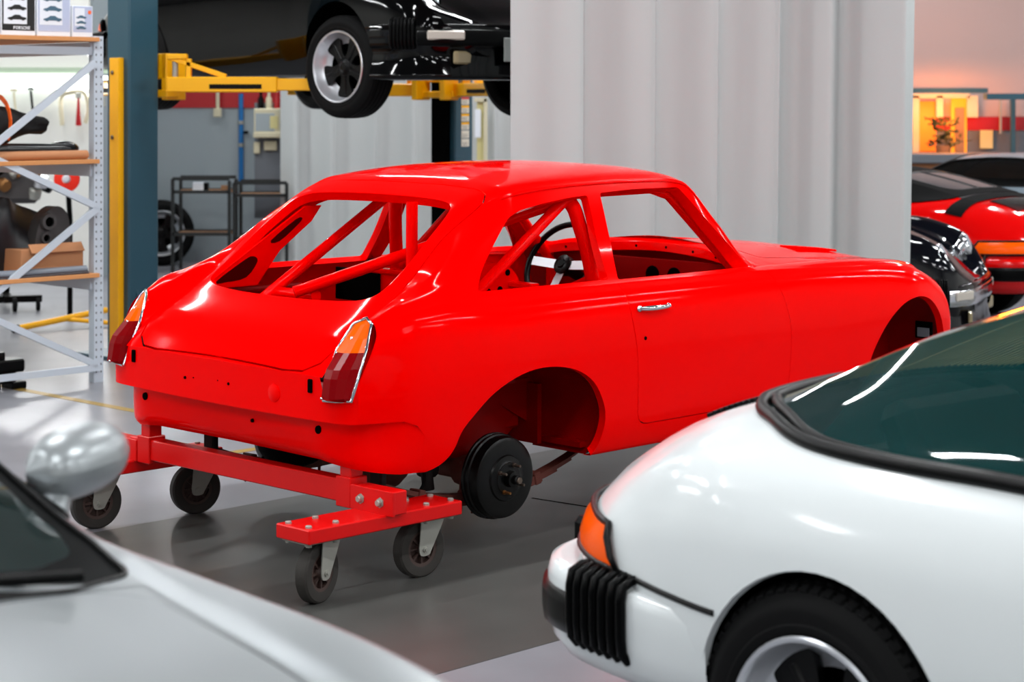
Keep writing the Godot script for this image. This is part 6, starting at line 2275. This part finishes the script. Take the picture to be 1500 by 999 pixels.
func back_wall(M: Dictionary) -> void:
	# black tube stand with wooden shelves
	var D := 18.4
	var o := thing("tube_stand", "black square-tube stand with two wooden shelves against the grey wall", "stand", Vector3(0, 0, 0))
	var P := func(u: float, v: float, dd: float) -> Vector3:
		return px(u, v, dd)
	var f := MB.new()
	var yb := 0.0
	var bars := []
	for dd in [D, D + 0.45]:
		var k: float = dd / D
		for e in [[253, 262], [336, 265], [343, 268], [420, 268]]:
			var t := px(e[0], e[1], D)
			t.z = -dd
			bars.append([t, Vector3(t.x, 0.0, t.z)])
		for e in [[253, 262, 336, 264], [343, 268, 420, 268], [253, 281, 336, 286], [343, 286, 420, 288], [253, 343, 336, 349], [343, 349, 420, 352]]:
			var a := px(e[0], e[1], D)
			var b := px(e[2], e[3], D)
			a.z = -dd
			b.z = -dd
			b.y = a.y
			bars.append([a, b])
	for b in bars:
		var k := MB.new()
		k.bar(b[0], b[1], 0.03, 0.03, Vector3.UP if absf((b[1] - b[0]).normalized().y) < 0.9 else Vector3.RIGHT)
		obj("frame_bar", k, M.stand_black, o)
	for e in [[255, 334, 282], [345, 418, 287], [255, 334, 344], [345, 418, 350]]:
		var a := px(e[0], e[2], D)
		var b := px(e[1], e[2], D)
		part_box("shelf_board", o, M.wood, Vector3((a.x + b.x) * 0.5, a.y, -D - 0.22), Vector3(b.x - a.x, 0.02, 0.46))
	var wb := thing("small_carton", "small white carton on the top shelf of the black tube stand", "box", px(291, 281, D + 0.1))
	part_box("carton_body", wb, M.card_white, Vector3(0, 0.05, 0), Vector3(0.10, 0.075, 0.08))
	part_box("dark_side", wb, M.black_gloss, Vector3(0.07, 0.05, 0), Vector3(0.045, 0.07, 0.07))
	var tw := thing("tape_roll", "brown tape roll on the top shelf of the black tube stand", "tape", px(330, 281, D + 0.1))
	var tm := MB.new()
	tm.lathe(U.v2([0.025, 0.0, 0.04, 0.0, 0.04, 0.045, 0.025, 0.045, 0.025, 0.0]), Vector3(0, 0.015, 0), Basis(), 18)
	obj("tape", tm, M.wood, tw)
	var sp := thing("spare_wheel", "loose alloy road wheel leaning by the black tube stand, half behind the lift column", "wheel", Vector3(0, 0, 0))
	sp.position = px(236, 367, 19.25)
	sp.position.y = 0.315
	sp.rotation.y = deg_to_rad(14.0)
	var hold := road_wheel(M, sp, Vector3.ZERO, 1.0, 0.315, 0.20, 0.213, "deep")
	# pipe, switches and box on the wall
	var pi := thing("air_pipe", "blue air pipe running down the grey wall to the tube stand", "pipe", px(353, 200, 19.575))
	var pm := MB.new()
	pm.tube([Vector3(0, 0.42, 0), Vector3(0, -0.46, 0)], 0.024, 10)
	obj("pipe", pm, M.pipe_blue, pi)
	for y in [0.12, -0.10]:
		var cl := MB.new()
		cl.tube([Vector3(0, y, 0), Vector3(0, y + 0.035, 0)], 0.03, 10)
		obj("pipe_joint", cl, M.zinc, pi)
	var vk := MB.new()
	vk.box(Vector3(0.05, 0.04, 0.02), Vector3(0.05, 0.03, 0.03), Basis(), 0.006)
	obj("valve", vk, M.black_gloss, pi)
	var sw := thing("wall_socket", "small pale socket box on a conduit on the grey wall", "socket", px(319, 165, 19.5))
	part_box("socket_box", sw, M.cream, Vector3(0, 0, 0.02), Vector3(0.075, 0.085, 0.05), Basis(), 0.006)
	part_box("conduit", sw, M.cream, Vector3(0, 0.16, 0.0), Vector3(0.03, 0.25, 0.03))
	var cab := thing("wall_cabinet", "beige wall cabinet with a small green notice, left of the pale curtain", "cabinet", px(393, 182, 19.0))
	part_box("cabinet_body", cab, M.cream, Vector3(0, 0.01, 0.0), Vector3(0.25, 0.28, 0.18), Basis(), 0.008)
	part_box("cabinet_opening", cab, M.wall_grey, Vector3(-0.02, 0.02, 0.092), Vector3(0.18, 0.17, 0.004))
	part_box("notice", cab, M.notice, Vector3(0.065, 0.02, 0.096), Vector3(0.075, 0.12, 0.003))
	part_box("shelf_lip", cab, M.cream, Vector3(0, -0.10, 0.06), Vector3(0.26, 0.05, 0.10), Basis(), 0.006)
	for i in 3:
		var bt := thing("bottle", ["dark bottle on top of the wall cabinet, nearest the blue pipe", "pale bottle in the middle on top of the wall cabinet", "dark red bottle on top of the wall cabinet, beside the pale curtain"][i], "bottle", px(382 + i * 12, 159, 19.0), 0.0, "bottles on the wall cabinet")
		var bm := MB.new()
		bm.lathe(U.v2([0.0, 0.17, 0.014, 0.17, 0.014, 0.13, 0.03, 0.10, 0.03, 0.0, 0.0, 0.0]), Vector3(0, -0.01, 0), Basis(), 12)
		obj("bottle_body", bm, [M.black_gloss, M.cream, M.band][i], bt)
	var dk := thing("wall_recess_panel", "dark grey panel with two small boxes below the wall cabinet", "panel", px(393, 250, 19.1))
	part_box("panel_board", dk, M.panel_grey, Vector3(0, 0.10, 0), Vector3(0.25, 1.1, 0.10))
	part_box("switch_box", dk, M.cream, Vector3(0.03, 0.24, 0.07), Vector3(0.12, 0.09, 0.05), Basis(), 0.006)
	part_box("switch_box", dk, M.cream, Vector3(-0.10, 0.22, 0.07), Vector3(0.06, 0.11, 0.05), Basis(), 0.006)
	# cream door frame behind the far column
	var df := thing("door_frame", "cream door frame with a hanging white notice, beside the far lift column", "door frame", px(704, 200, 18.3))
	part_box("frame_post", df, M.cream, Vector3(0.045, -0.6, 0), Vector3(0.035, 1.9, 0.05))
	part_box("frame_head", df, M.cream, Vector3(0.0, 0.335, 0), Vector3(0.12, 0.04, 0.05))
	part_box("frame_panel", df, M.notice, Vector3(-0.0, -0.6, -0.02), Vector3(0.07, 1.85, 0.02))
	part_box("hanging_notice", df, M.card_white, Vector3(-0.025, 0.12, 0.03), Vector3(0.055, 0.26, 0.01))

# ---------------------------------------------------------------- far right: office front and parked cars
func right_side(M: Dictionary) -> void:
	var Z := 21.95
	var w := func(u: float, v: float) -> Vector3:
		return px(u, v, Z)
	var band := MB.new()
	var a: Vector3 = w.call(1300, 171)
	var b: Vector3 = w.call(1560, 191)
	band.box(Vector3((a.x + b.x) * 0.5, (a.y + b.y) * 0.5, -21.98), Vector3(b.x - a.x, a.y - b.y, 0.03))
	struct("trim_6", band, M.band)
	var low := MB.new()
	low.box(Vector3((a.x + b.x) * 0.5, b.y - 0.14, -21.985), Vector3(b.x - a.x, 0.28, 0.02))
	struct("trim_7", low, M.panel_grey)
	var of := thing("office_window", "glowing orange office window with a pale frame at the far right", "window", Vector3.ZERO)
	var pb := func(called: String, m: Material, u0: float, v0: float, u1: float, v1: float, d: float, th: float, parent: Node3D) -> void:
		var p := px(u0, v0, d)
		var q := px(u1, v1, d)
		part_box(called, parent, m, (p + q) * 0.5, Vector3(absf(q.x - p.x), absf(q.y - p.y), th))
	pb.call("warm_glass", M.warm_glow, 1346, 148, 1371, 222, Z, 0.02, of)
	pb.call("warm_glass", M.warm_glow2, 1393, 143, 1416, 224, Z, 0.02, of)
	pb.call("frame_post", M.cream, 1336, 140, 1346, 225, Z - 0.05, 0.06, of)
	pb.call("frame_post", M.cream, 1371, 140, 1381, 172, Z - 0.05, 0.06, of)
	pb.call("frame_head", M.cream, 1336, 137, 1420, 144, Z - 0.05, 0.06, of)
	pb.call("door_leaf", M.wood, 1399, 158, 1412, 224, Z - 0.03, 0.04, of)
	pb.call("frame_post", M.cream, 1416, 140, 1432, 172, Z - 0.05, 0.06, of)
	var l := OmniLight3D.new()
	l.name = "office_lamp"
	l.light_color = Color(1.0, 0.55, 0.15)
	l.light_energy = 1.5
	l.omni_range = 12.0
	l.light_size = 0.2
	l.shadow_enabled = true
	of.add_child(l, true)
	l.position = px(1385, 180, Z - 0.5)
	var pt := thing("potted_plant", "dark green bushy plant in front of the glowing office window", "plant", px(1382, 224, Z - 0.4))
	var rng := RandomNumberGenerator.new()
	rng.seed = 3
	var lf := MB.new()
	for i in 90:
		var c := Vector3(rng.randfn(0, 0.09), 0.08 + rng.randf() * 0.30, rng.randfn(0, 0.07))
		lf.ell(c, Vector3(0.045, 0.006, 0.02), Basis.from_euler(Vector3(rng.randf_range(-1, 1), rng.randf() * 6.0, rng.randf_range(-1, 1))), 6, 4)
	obj("foliage", lf, M.leaf, pt).set_meta("kind", "stuff")
	var pot := MB.new()
	pot.lathe(U.v2([0.0, 0.0, 0.07, 0.0, 0.09, 0.10, 0.08, 0.10]), Vector3(0, -0.02, 0), Basis(), 14)
	obj("pot", pot, M.wood, pt)
	var ct := thing("counter", "long brown wooden counter below the office window", "counter", px(1440, 238, Z - 0.6))
	part_box("counter_front", ct, M.wood_brown, Vector3(0, -0.42, 0), Vector3(1.9, 0.84, 0.5))
	part_box("counter_top", ct, M.panel_grey, Vector3(0, 0.05, 0), Vector3(2.0, 0.10, 0.6), Basis(), 0.01)
	var nt := thing("wall_notice", "yellowed paper notice on the wall under the red band", "notice", px(1445, 204, Z - 0.02))
	part_box("paper", nt, M.notice, Vector3.ZERO, Vector3(0.14, 0.20, 0.01), Basis(), 0.0)
	var bm := thing("wall_beam", "dark blue steel beam and down pipe across the pinkish wall", "beam", Vector3.ZERO)
	pb.call("beam_run", M.lift_blue, 1334, 129, 1446, 136, Z - 0.3, 0.10, bm)
	pb.call("beam_run", M.lift_blue, 1443, 137, 1540, 146, Z - 0.6, 0.16, bm)
	pb.call("down_pipe", M.lift_blue, 1480, 146, 1487, 226, Z - 0.08, 0.05, bm)
	pb.call("conduit", M.zinc, 1464, 146, 1467, 196, Z - 0.05, 0.03, bm)
	# parked cars
	var B := Basis(Vector3.UP, deg_to_rad(140.0))
	var org := px(1470, 378, 13.4) - B * Vector3(-0.80, 0.59, -0.68)
	sports_car(M, {"name": "sports_car", "label": "red convertible with a black fabric top, parked far right beyond the curtain", "style": "cabrio", "low": 0.60, "paint": M.far_red, "glass": M.dark_glass, "wheels": "plain", "pose": Transform3D(B, Vector3(org.x, 0, org.z))})
	var B2 := Basis(Vector3.UP, deg_to_rad(-20.0)) * Basis.from_scale(Vector3(0.62, 1.0, 0.92))
	var o2 := px(1390, 364, 11.75) - B2 * Vector3(2.93, 0.655, 0.62)
	sports_car(M, {"name": "sports_car", "label": "dark blue sports car with a round chrome-ringed headlamp, nosing out from behind the curtain", "style": "coupe", "paint": M.blue_paint, "glass": M.dark_glass, "wheels": "plain", "strip": M.chrome, "pose": Transform3D(B2, Vector3(o2.x, 0, o2.z))})
	var B3 := Basis(Vector3.UP, deg_to_rad(150.0))
	sports_car(M, {"name": "sports_car", "label": "grey-blue coupe parked behind the red convertible", "style": "coupe", "low": 0.62, "paint": M.grey_paint, "glass": M.dark_glass, "wheels": "plain", "pose": Transform3D(B3, Vector3(5.1, 0, -16.6))})

func raised_car(M: Dictionary) -> void:
	var B := Basis(Vector3.UP, deg_to_rad(-49.0))
	var hub := px(506, 98, 12.1)
	var org := hub - B * Vector3(2.272, 0.315 - 0.05, 0.74)
	sports_car(M, {"name": "sports_car", "label": "black sports car raised on the yellow arms of the lift, its front wheel hanging", "style": "coupe", "paint": M.black_paint, "glass": M.dark_glass, "wheels": "deep", "droop": 0.05, "steer": 0.12, "ring": M.black_paint, "plate": true, "pose": Transform3D(B, org)})

# ---------------------------------------------------------------- silver car at the lower left: wing, bonnet, windscreen corner, mirror
func silver_car(M: Dictionary) -> void:
	var car := thing("sports_car", "silver sports car whose bonnet, door mirror and windscreen corner fill the lower left corner", "car")
	car.transform = Transform3D(Basis(Vector3.UP, deg_to_rad(-41.07)), Vector3(-0.683, 0, -2.26))
	var S := [
		[-2.2, 0.2, 0.70, 0.22, 0.80, 0.38, 0.85, 0.55, 0.86, 0.72, 0.85, 0.83, 0.82, 0.90, 0.78, 0.97, 0.74, 1.12, 0.66, 1.24, 0.56, 1.27, 0.42, 1.29, 0.2, 1.295, 0.0],
		[-1.6, 0.2, 0.70, 0.22, 0.80, 0.38, 0.85, 0.55, 0.86, 0.72, 0.85, 0.83, 0.82, 0.90, 0.79, 0.97, 0.75, 1.11, 0.68, 1.22, 0.59, 1.255, 0.44, 1.285, 0.2, 1.29, 0.0],
		[-1.35, 0.2, 0.70, 0.22, 0.80, 0.38, 0.85, 0.55, 0.86, 0.72, 0.85, 0.83, 0.82, 0.89, 0.79, 0.95, 0.755, 1.06, 0.70, 1.17, 0.62, 1.215, 0.46, 1.255, 0.2, 1.265, 0.0],
		[-0.9, 0.2, 0.70, 0.22, 0.80, 0.38, 0.85, 0.55, 0.865, 0.71, 0.855, 0.82, 0.83, 0.87, 0.80, 0.90, 0.77, 0.96, 0.73, 1.01, 0.69, 1.06, 0.52, 1.11, 0.25, 1.125, 0.0],
		[-0.62, 0.2, 0.70, 0.22, 0.80, 0.38, 0.85, 0.55, 0.87, 0.70, 0.86, 0.80, 0.835, 0.845, 0.80, 0.862, 0.775, 0.878, 0.745, 0.89, 0.71, 0.935, 0.54, 0.985, 0.28, 1.00, 0.0],
		[-0.50, 0.2, 0.70, 0.22, 0.80, 0.38, 0.85, 0.55, 0.87, 0.70, 0.86, 0.79, 0.84, 0.835, 0.805, 0.855, 0.77, 0.862, 0.735, 0.858, 0.695, 0.88, 0.56, 0.93, 0.30, 0.945, 0.0],
		[-0.35, 0.2, 0.70, 0.22, 0.80, 0.38, 0.85, 0.55, 0.875, 0.69, 0.865, 0.78, 0.845, 0.82, 0.81, 0.842, 0.765, 0.842, 0.72, 0.836, 0.675, 0.842, 0.56, 0.87, 0.32, 0.885, 0.0],
		[-0.1, 0.2, 0.70, 0.22, 0.80, 0.38, 0.85, 0.55, 0.88, 0.67, 0.87, 0.755, 0.85, 0.795, 0.815, 0.818, 0.765, 0.815, 0.70, 0.804, 0.645, 0.803, 0.52, 0.812, 0.27, 0.822, 0.0],
		[0.25, 0.2, 0.68, 0.22, 0.78, 0.38, 0.84, 0.53, 0.865, 0.63, 0.855, 0.70, 0.835, 0.735, 0.80, 0.755, 0.75, 0.748, 0.68, 0.732, 0.61, 0.715, 0.46, 0.718, 0.22, 0.725, 0.0],
		[0.6, 0.2, 0.60, 0.22, 0.70, 0.36, 0.76, 0.48, 0.79, 0.55, 0.78, 0.605, 0.76, 0.63, 0.73, 0.645, 0.68, 0.635, 0.61, 0.618, 0.54, 0.595, 0.40, 0.595, 0.2, 0.60, 0.0],
		[0.85, 0.22, 0.40, 0.23, 0.48, 0.33, 0.54, 0.40, 0.56, 0.44, 0.55, 0.465, 0.53, 0.475, 0.50, 0.48, 0.46, 0.475, 0.42, 0.46, 0.37, 0.455, 0.28, 0.46, 0.14, 0.462, 0.0],
		[0.98, 0.28, 0.10, 0.29, 0.13, 0.32, 0.16, 0.35, 0.17, 0.37, 0.165, 0.38, 0.16, 0.385, 0.15, 0.388, 0.14, 0.385, 0.12, 0.38, 0.10, 0.38, 0.08, 0.38, 0.04, 0.38, 0.0],
	]
	var L := Loft.new()
	for k in 13:
		var keys := []
		for s in S:
			keys.append_array([s[0], s[1 + 2 * k], s[2 + 2 * k]])
		L.line(keys, k == 9)
	var screen2 := U.rounded(U.v2([-0.385, -0.02, -0.395, 0.30, -0.435, 0.56, -0.475, 0.685, -0.56, 0.717, -0.62, 0.708, -0.9, 0.688, -1.36, 0.617, -1.42, 0.45, -1.46, 0.2, -1.47, -0.02]), 0.03, 4)
	var screen := L.plan(screen2, 9.0, 12.0)
	var pane := L.plan(U.rounded(U.v2([-0.455, -0.02, -0.465, 0.28, -0.505, 0.53, -0.555, 0.64, -0.63, 0.668, -0.9, 0.645, -1.36, 0.55, -1.40, 0.42, -1.43, 0.2, -1.44, -0.02]), 0.03, 4), 9.0, 12.0)
	var side := L.side(U.rounded(U.v2([-2.0, 1.16, -1.5, 1.18, -1.25, 1.10, -0.72, 0.895, -2.0, 0.92]), 0.03, 3), 6.0, 9.0)
	var arch := PackedVector2Array()
	for i in 33:
		var a := deg_to_rad(-22.0) + deg_to_rad(224.0) * i / 32.0
		arch.append(Vector2(-cos(a) * 0.345, maxf(0.225, 0.32 + sin(a) * 0.345)))
	var ar := L.side(arch, 0.0, 6.0, 0.02, false)
	var cut: PackedVector2Array = ar.duplicate()
	cut.append_array(PackedVector2Array([Vector2(0.34, -0.6), Vector2(-0.34, -0.6)]))
	var lid := PackedVector2Array()
	for q in U.dense(U.rounded(U.v2([-0.375, -0.1, -0.385, 0.32, -0.43, 0.58, -0.38, 0.655, -0.1, 0.632, 0.25, 0.598, 0.58, 0.535, 0.70, 0.30, 0.72, -0.1]), 0.04, 4), 0.03):
		lid.append(Vector2(q.x, L.t_of_z(q.x, q.y, 9.0, 12.0) if q.y > 0.004 else 12.6))
	var lid_in := U.grow2(lid, -0.0022)
	var lid_out := U.grow2(lid, 0.0022)
	var body := MB.new()
	var bonnet := MB.new()
	var frame := MB.new()
	var glass := MB.new()
	var gap := MB.new()
	var seal := MB.new()
	for s in [1.0, -1.0]:
		L.patch(body, -2.19, 0.979, 120, 0.0, 6.0, 40, s, [], [cut])
		L.patch(body, -2.19, 0.979, 120, 6.0, 9.0, 30, s, [], [side])
		L.patch(body, -2.19, 0.979, 120, 9.0, 12.0, 30, s, [], [screen, lid_out])
		L.patch(bonnet, -0.45, 0.75, 60, 9.0, 12.0, 40, s, [lid_in], [], 0.001)
		L.patch(frame, -1.5, -0.3, 60, 9.0, 12.0, 30, s, [screen], [pane], -0.003)
		L.patch(glass, -1.5, -0.3, 60, 9.0, 12.0, 30, s, [pane], [], -0.004)
		L.patch(glass, -2.1, -0.6, 40, 6.0, 9.0, 14, s, [side], [], -0.004)
		L.flange(body, lid_out, 0.02, s, true, true)
		L.flange(body, ar, 0.03, s, false)
		L.bead(seal, side, 0.012, s)
		var line := PackedVector2Array()
		for q in screen:
			line.append(Vector2(q.x, minf(q.y, 12.0)))
		L.bead(seal, line, 0.005, s)
		var tub := []
		for z in [-1.0, 0.60, 0.45]:
			var row := []
			for q in ar:
				var p := L.at(q.x, q.y)
				row.append(Vector3(p.x, p.y, (p.z - 0.02 if z < 0.0 else z) * s))
			tub.append(row)
		gap.grid(tub, s)
		road_wheel(M, car, Vector3(0, 0.32, 0.74 * s), s, 0.318, 0.22, 0.225, "plain")
	obj("body", body, M.silver, car)
	obj("bonnet", bonnet, M.silver, car)
	obj("windscreen_frame", frame, M.frit, car, "black windscreen border")
	obj("window_glass", glass, M.teal_glass2, car)
	obj("wheel_house", gap, M.black, car)
	obj("rubber_seal", seal, M.seal, car)
	var cab := MB.new()
	cab.box(Vector3(-1.3, 0.70, 0), Vector3(1.7, 0.02, 1.4))
	cab.box(Vector3(-0.80, 0.79, 0), Vector3(0.36, 0.10, 1.20), Basis(), 0.04)
	obj("dashboard", cab, M.cabin, car)
	# wiper arm on the scuttle
	var wp := MB.new()
	var w0 := L.at(-0.44, L.t_of_z(-0.44, 0.56, 9.0, 12.0))
	wp.tube([Vector3(w0.x + 0.01, w0.y + 0.02, -w0.z), Vector3(-0.47, 0.915, -0.25), Vector3(-0.43, 0.955, 0.12)], [0.010, 0.007, 0.006], 8)
	obj("wiper", wp, M.black_gloss, car)
	# door mirrors
	for s in [-1.0, 1.0]:
		var mr := Node3D.new()
		mr.name = "door_mirror"
		car.add_child(mr, true)
		var mm := MB.new()
		var rows := []
		var c := Vector3(-0.83, 0.958, 0.87)
		for i in 19:
			var f := i / 18.0
			var row := []
			var zz := lerpf(-0.125, 0.115, f)
			var e := sqrt(maxf(0.0, 1.0 - pow(absf(f * 2.0 - 1.0), 2.6)))
			for k in 25:
				var a := TAU * k / 24.0
				var yy := sin(a) * 0.066 * e * (1.0 - 0.10 * f)
				var xx := cos(a)
				var dx := (0.095 * e * (1.0 - 0.25 * f)) * xx if xx > 0 else 0.030 * xx * e
				row.append(Vector3(c.x + dx - 0.05 * f, c.y + yy + 0.012 * f, (c.z + zz) * s))
			rows.append(row)
		mm.grid(rows, -s)
		obj("housing", mm, M.silver, mr)
		var gm := MB.new()
		var pts := []
		gm.ell(Vector3(c.x - 0.030, c.y + 0.006, (c.z + 0.015) * s), Vector3(0.006, 0.050, 0.075), Basis(Vector3.UP, 0.35 * s))
		obj("mirror_glass", gm, M.chrome, mr)
		var st := MB.new()
		st.tube(U.smooth3([Vector3(-0.82, 0.925, 0.80 * s), Vector3(-0.80, 0.895, 0.775 * s), Vector3(-0.79, 0.87, 0.75 * s)], 4), 0.03, 12)
		obj("mirror_foot", st, M.silver, mr)

func _ready() -> void:
	camera_and_light()
	var M := materials()
	room(M)
	red_coupe(M)
	dolly(M)
	sports_car(M, {"name": "sports_car", "label": "white sports car with an amber corner lens and wraparound tinted rear glass", "style": "targa", "paint": M.white, "glass": M.teal_glass, "wheels": "deep", "fine": 2, "pose": Transform3D(Basis(Vector3.UP, deg_to_rad(-49.97)), Vector3(1.205, 0.0, -4.467))})
	silver_car(M)
	curtains(M)
	lift_parts(M)
	raised_car(M)
	rack(M)
	behind_rack(M)
	back_wall(M)
	right_side(M)
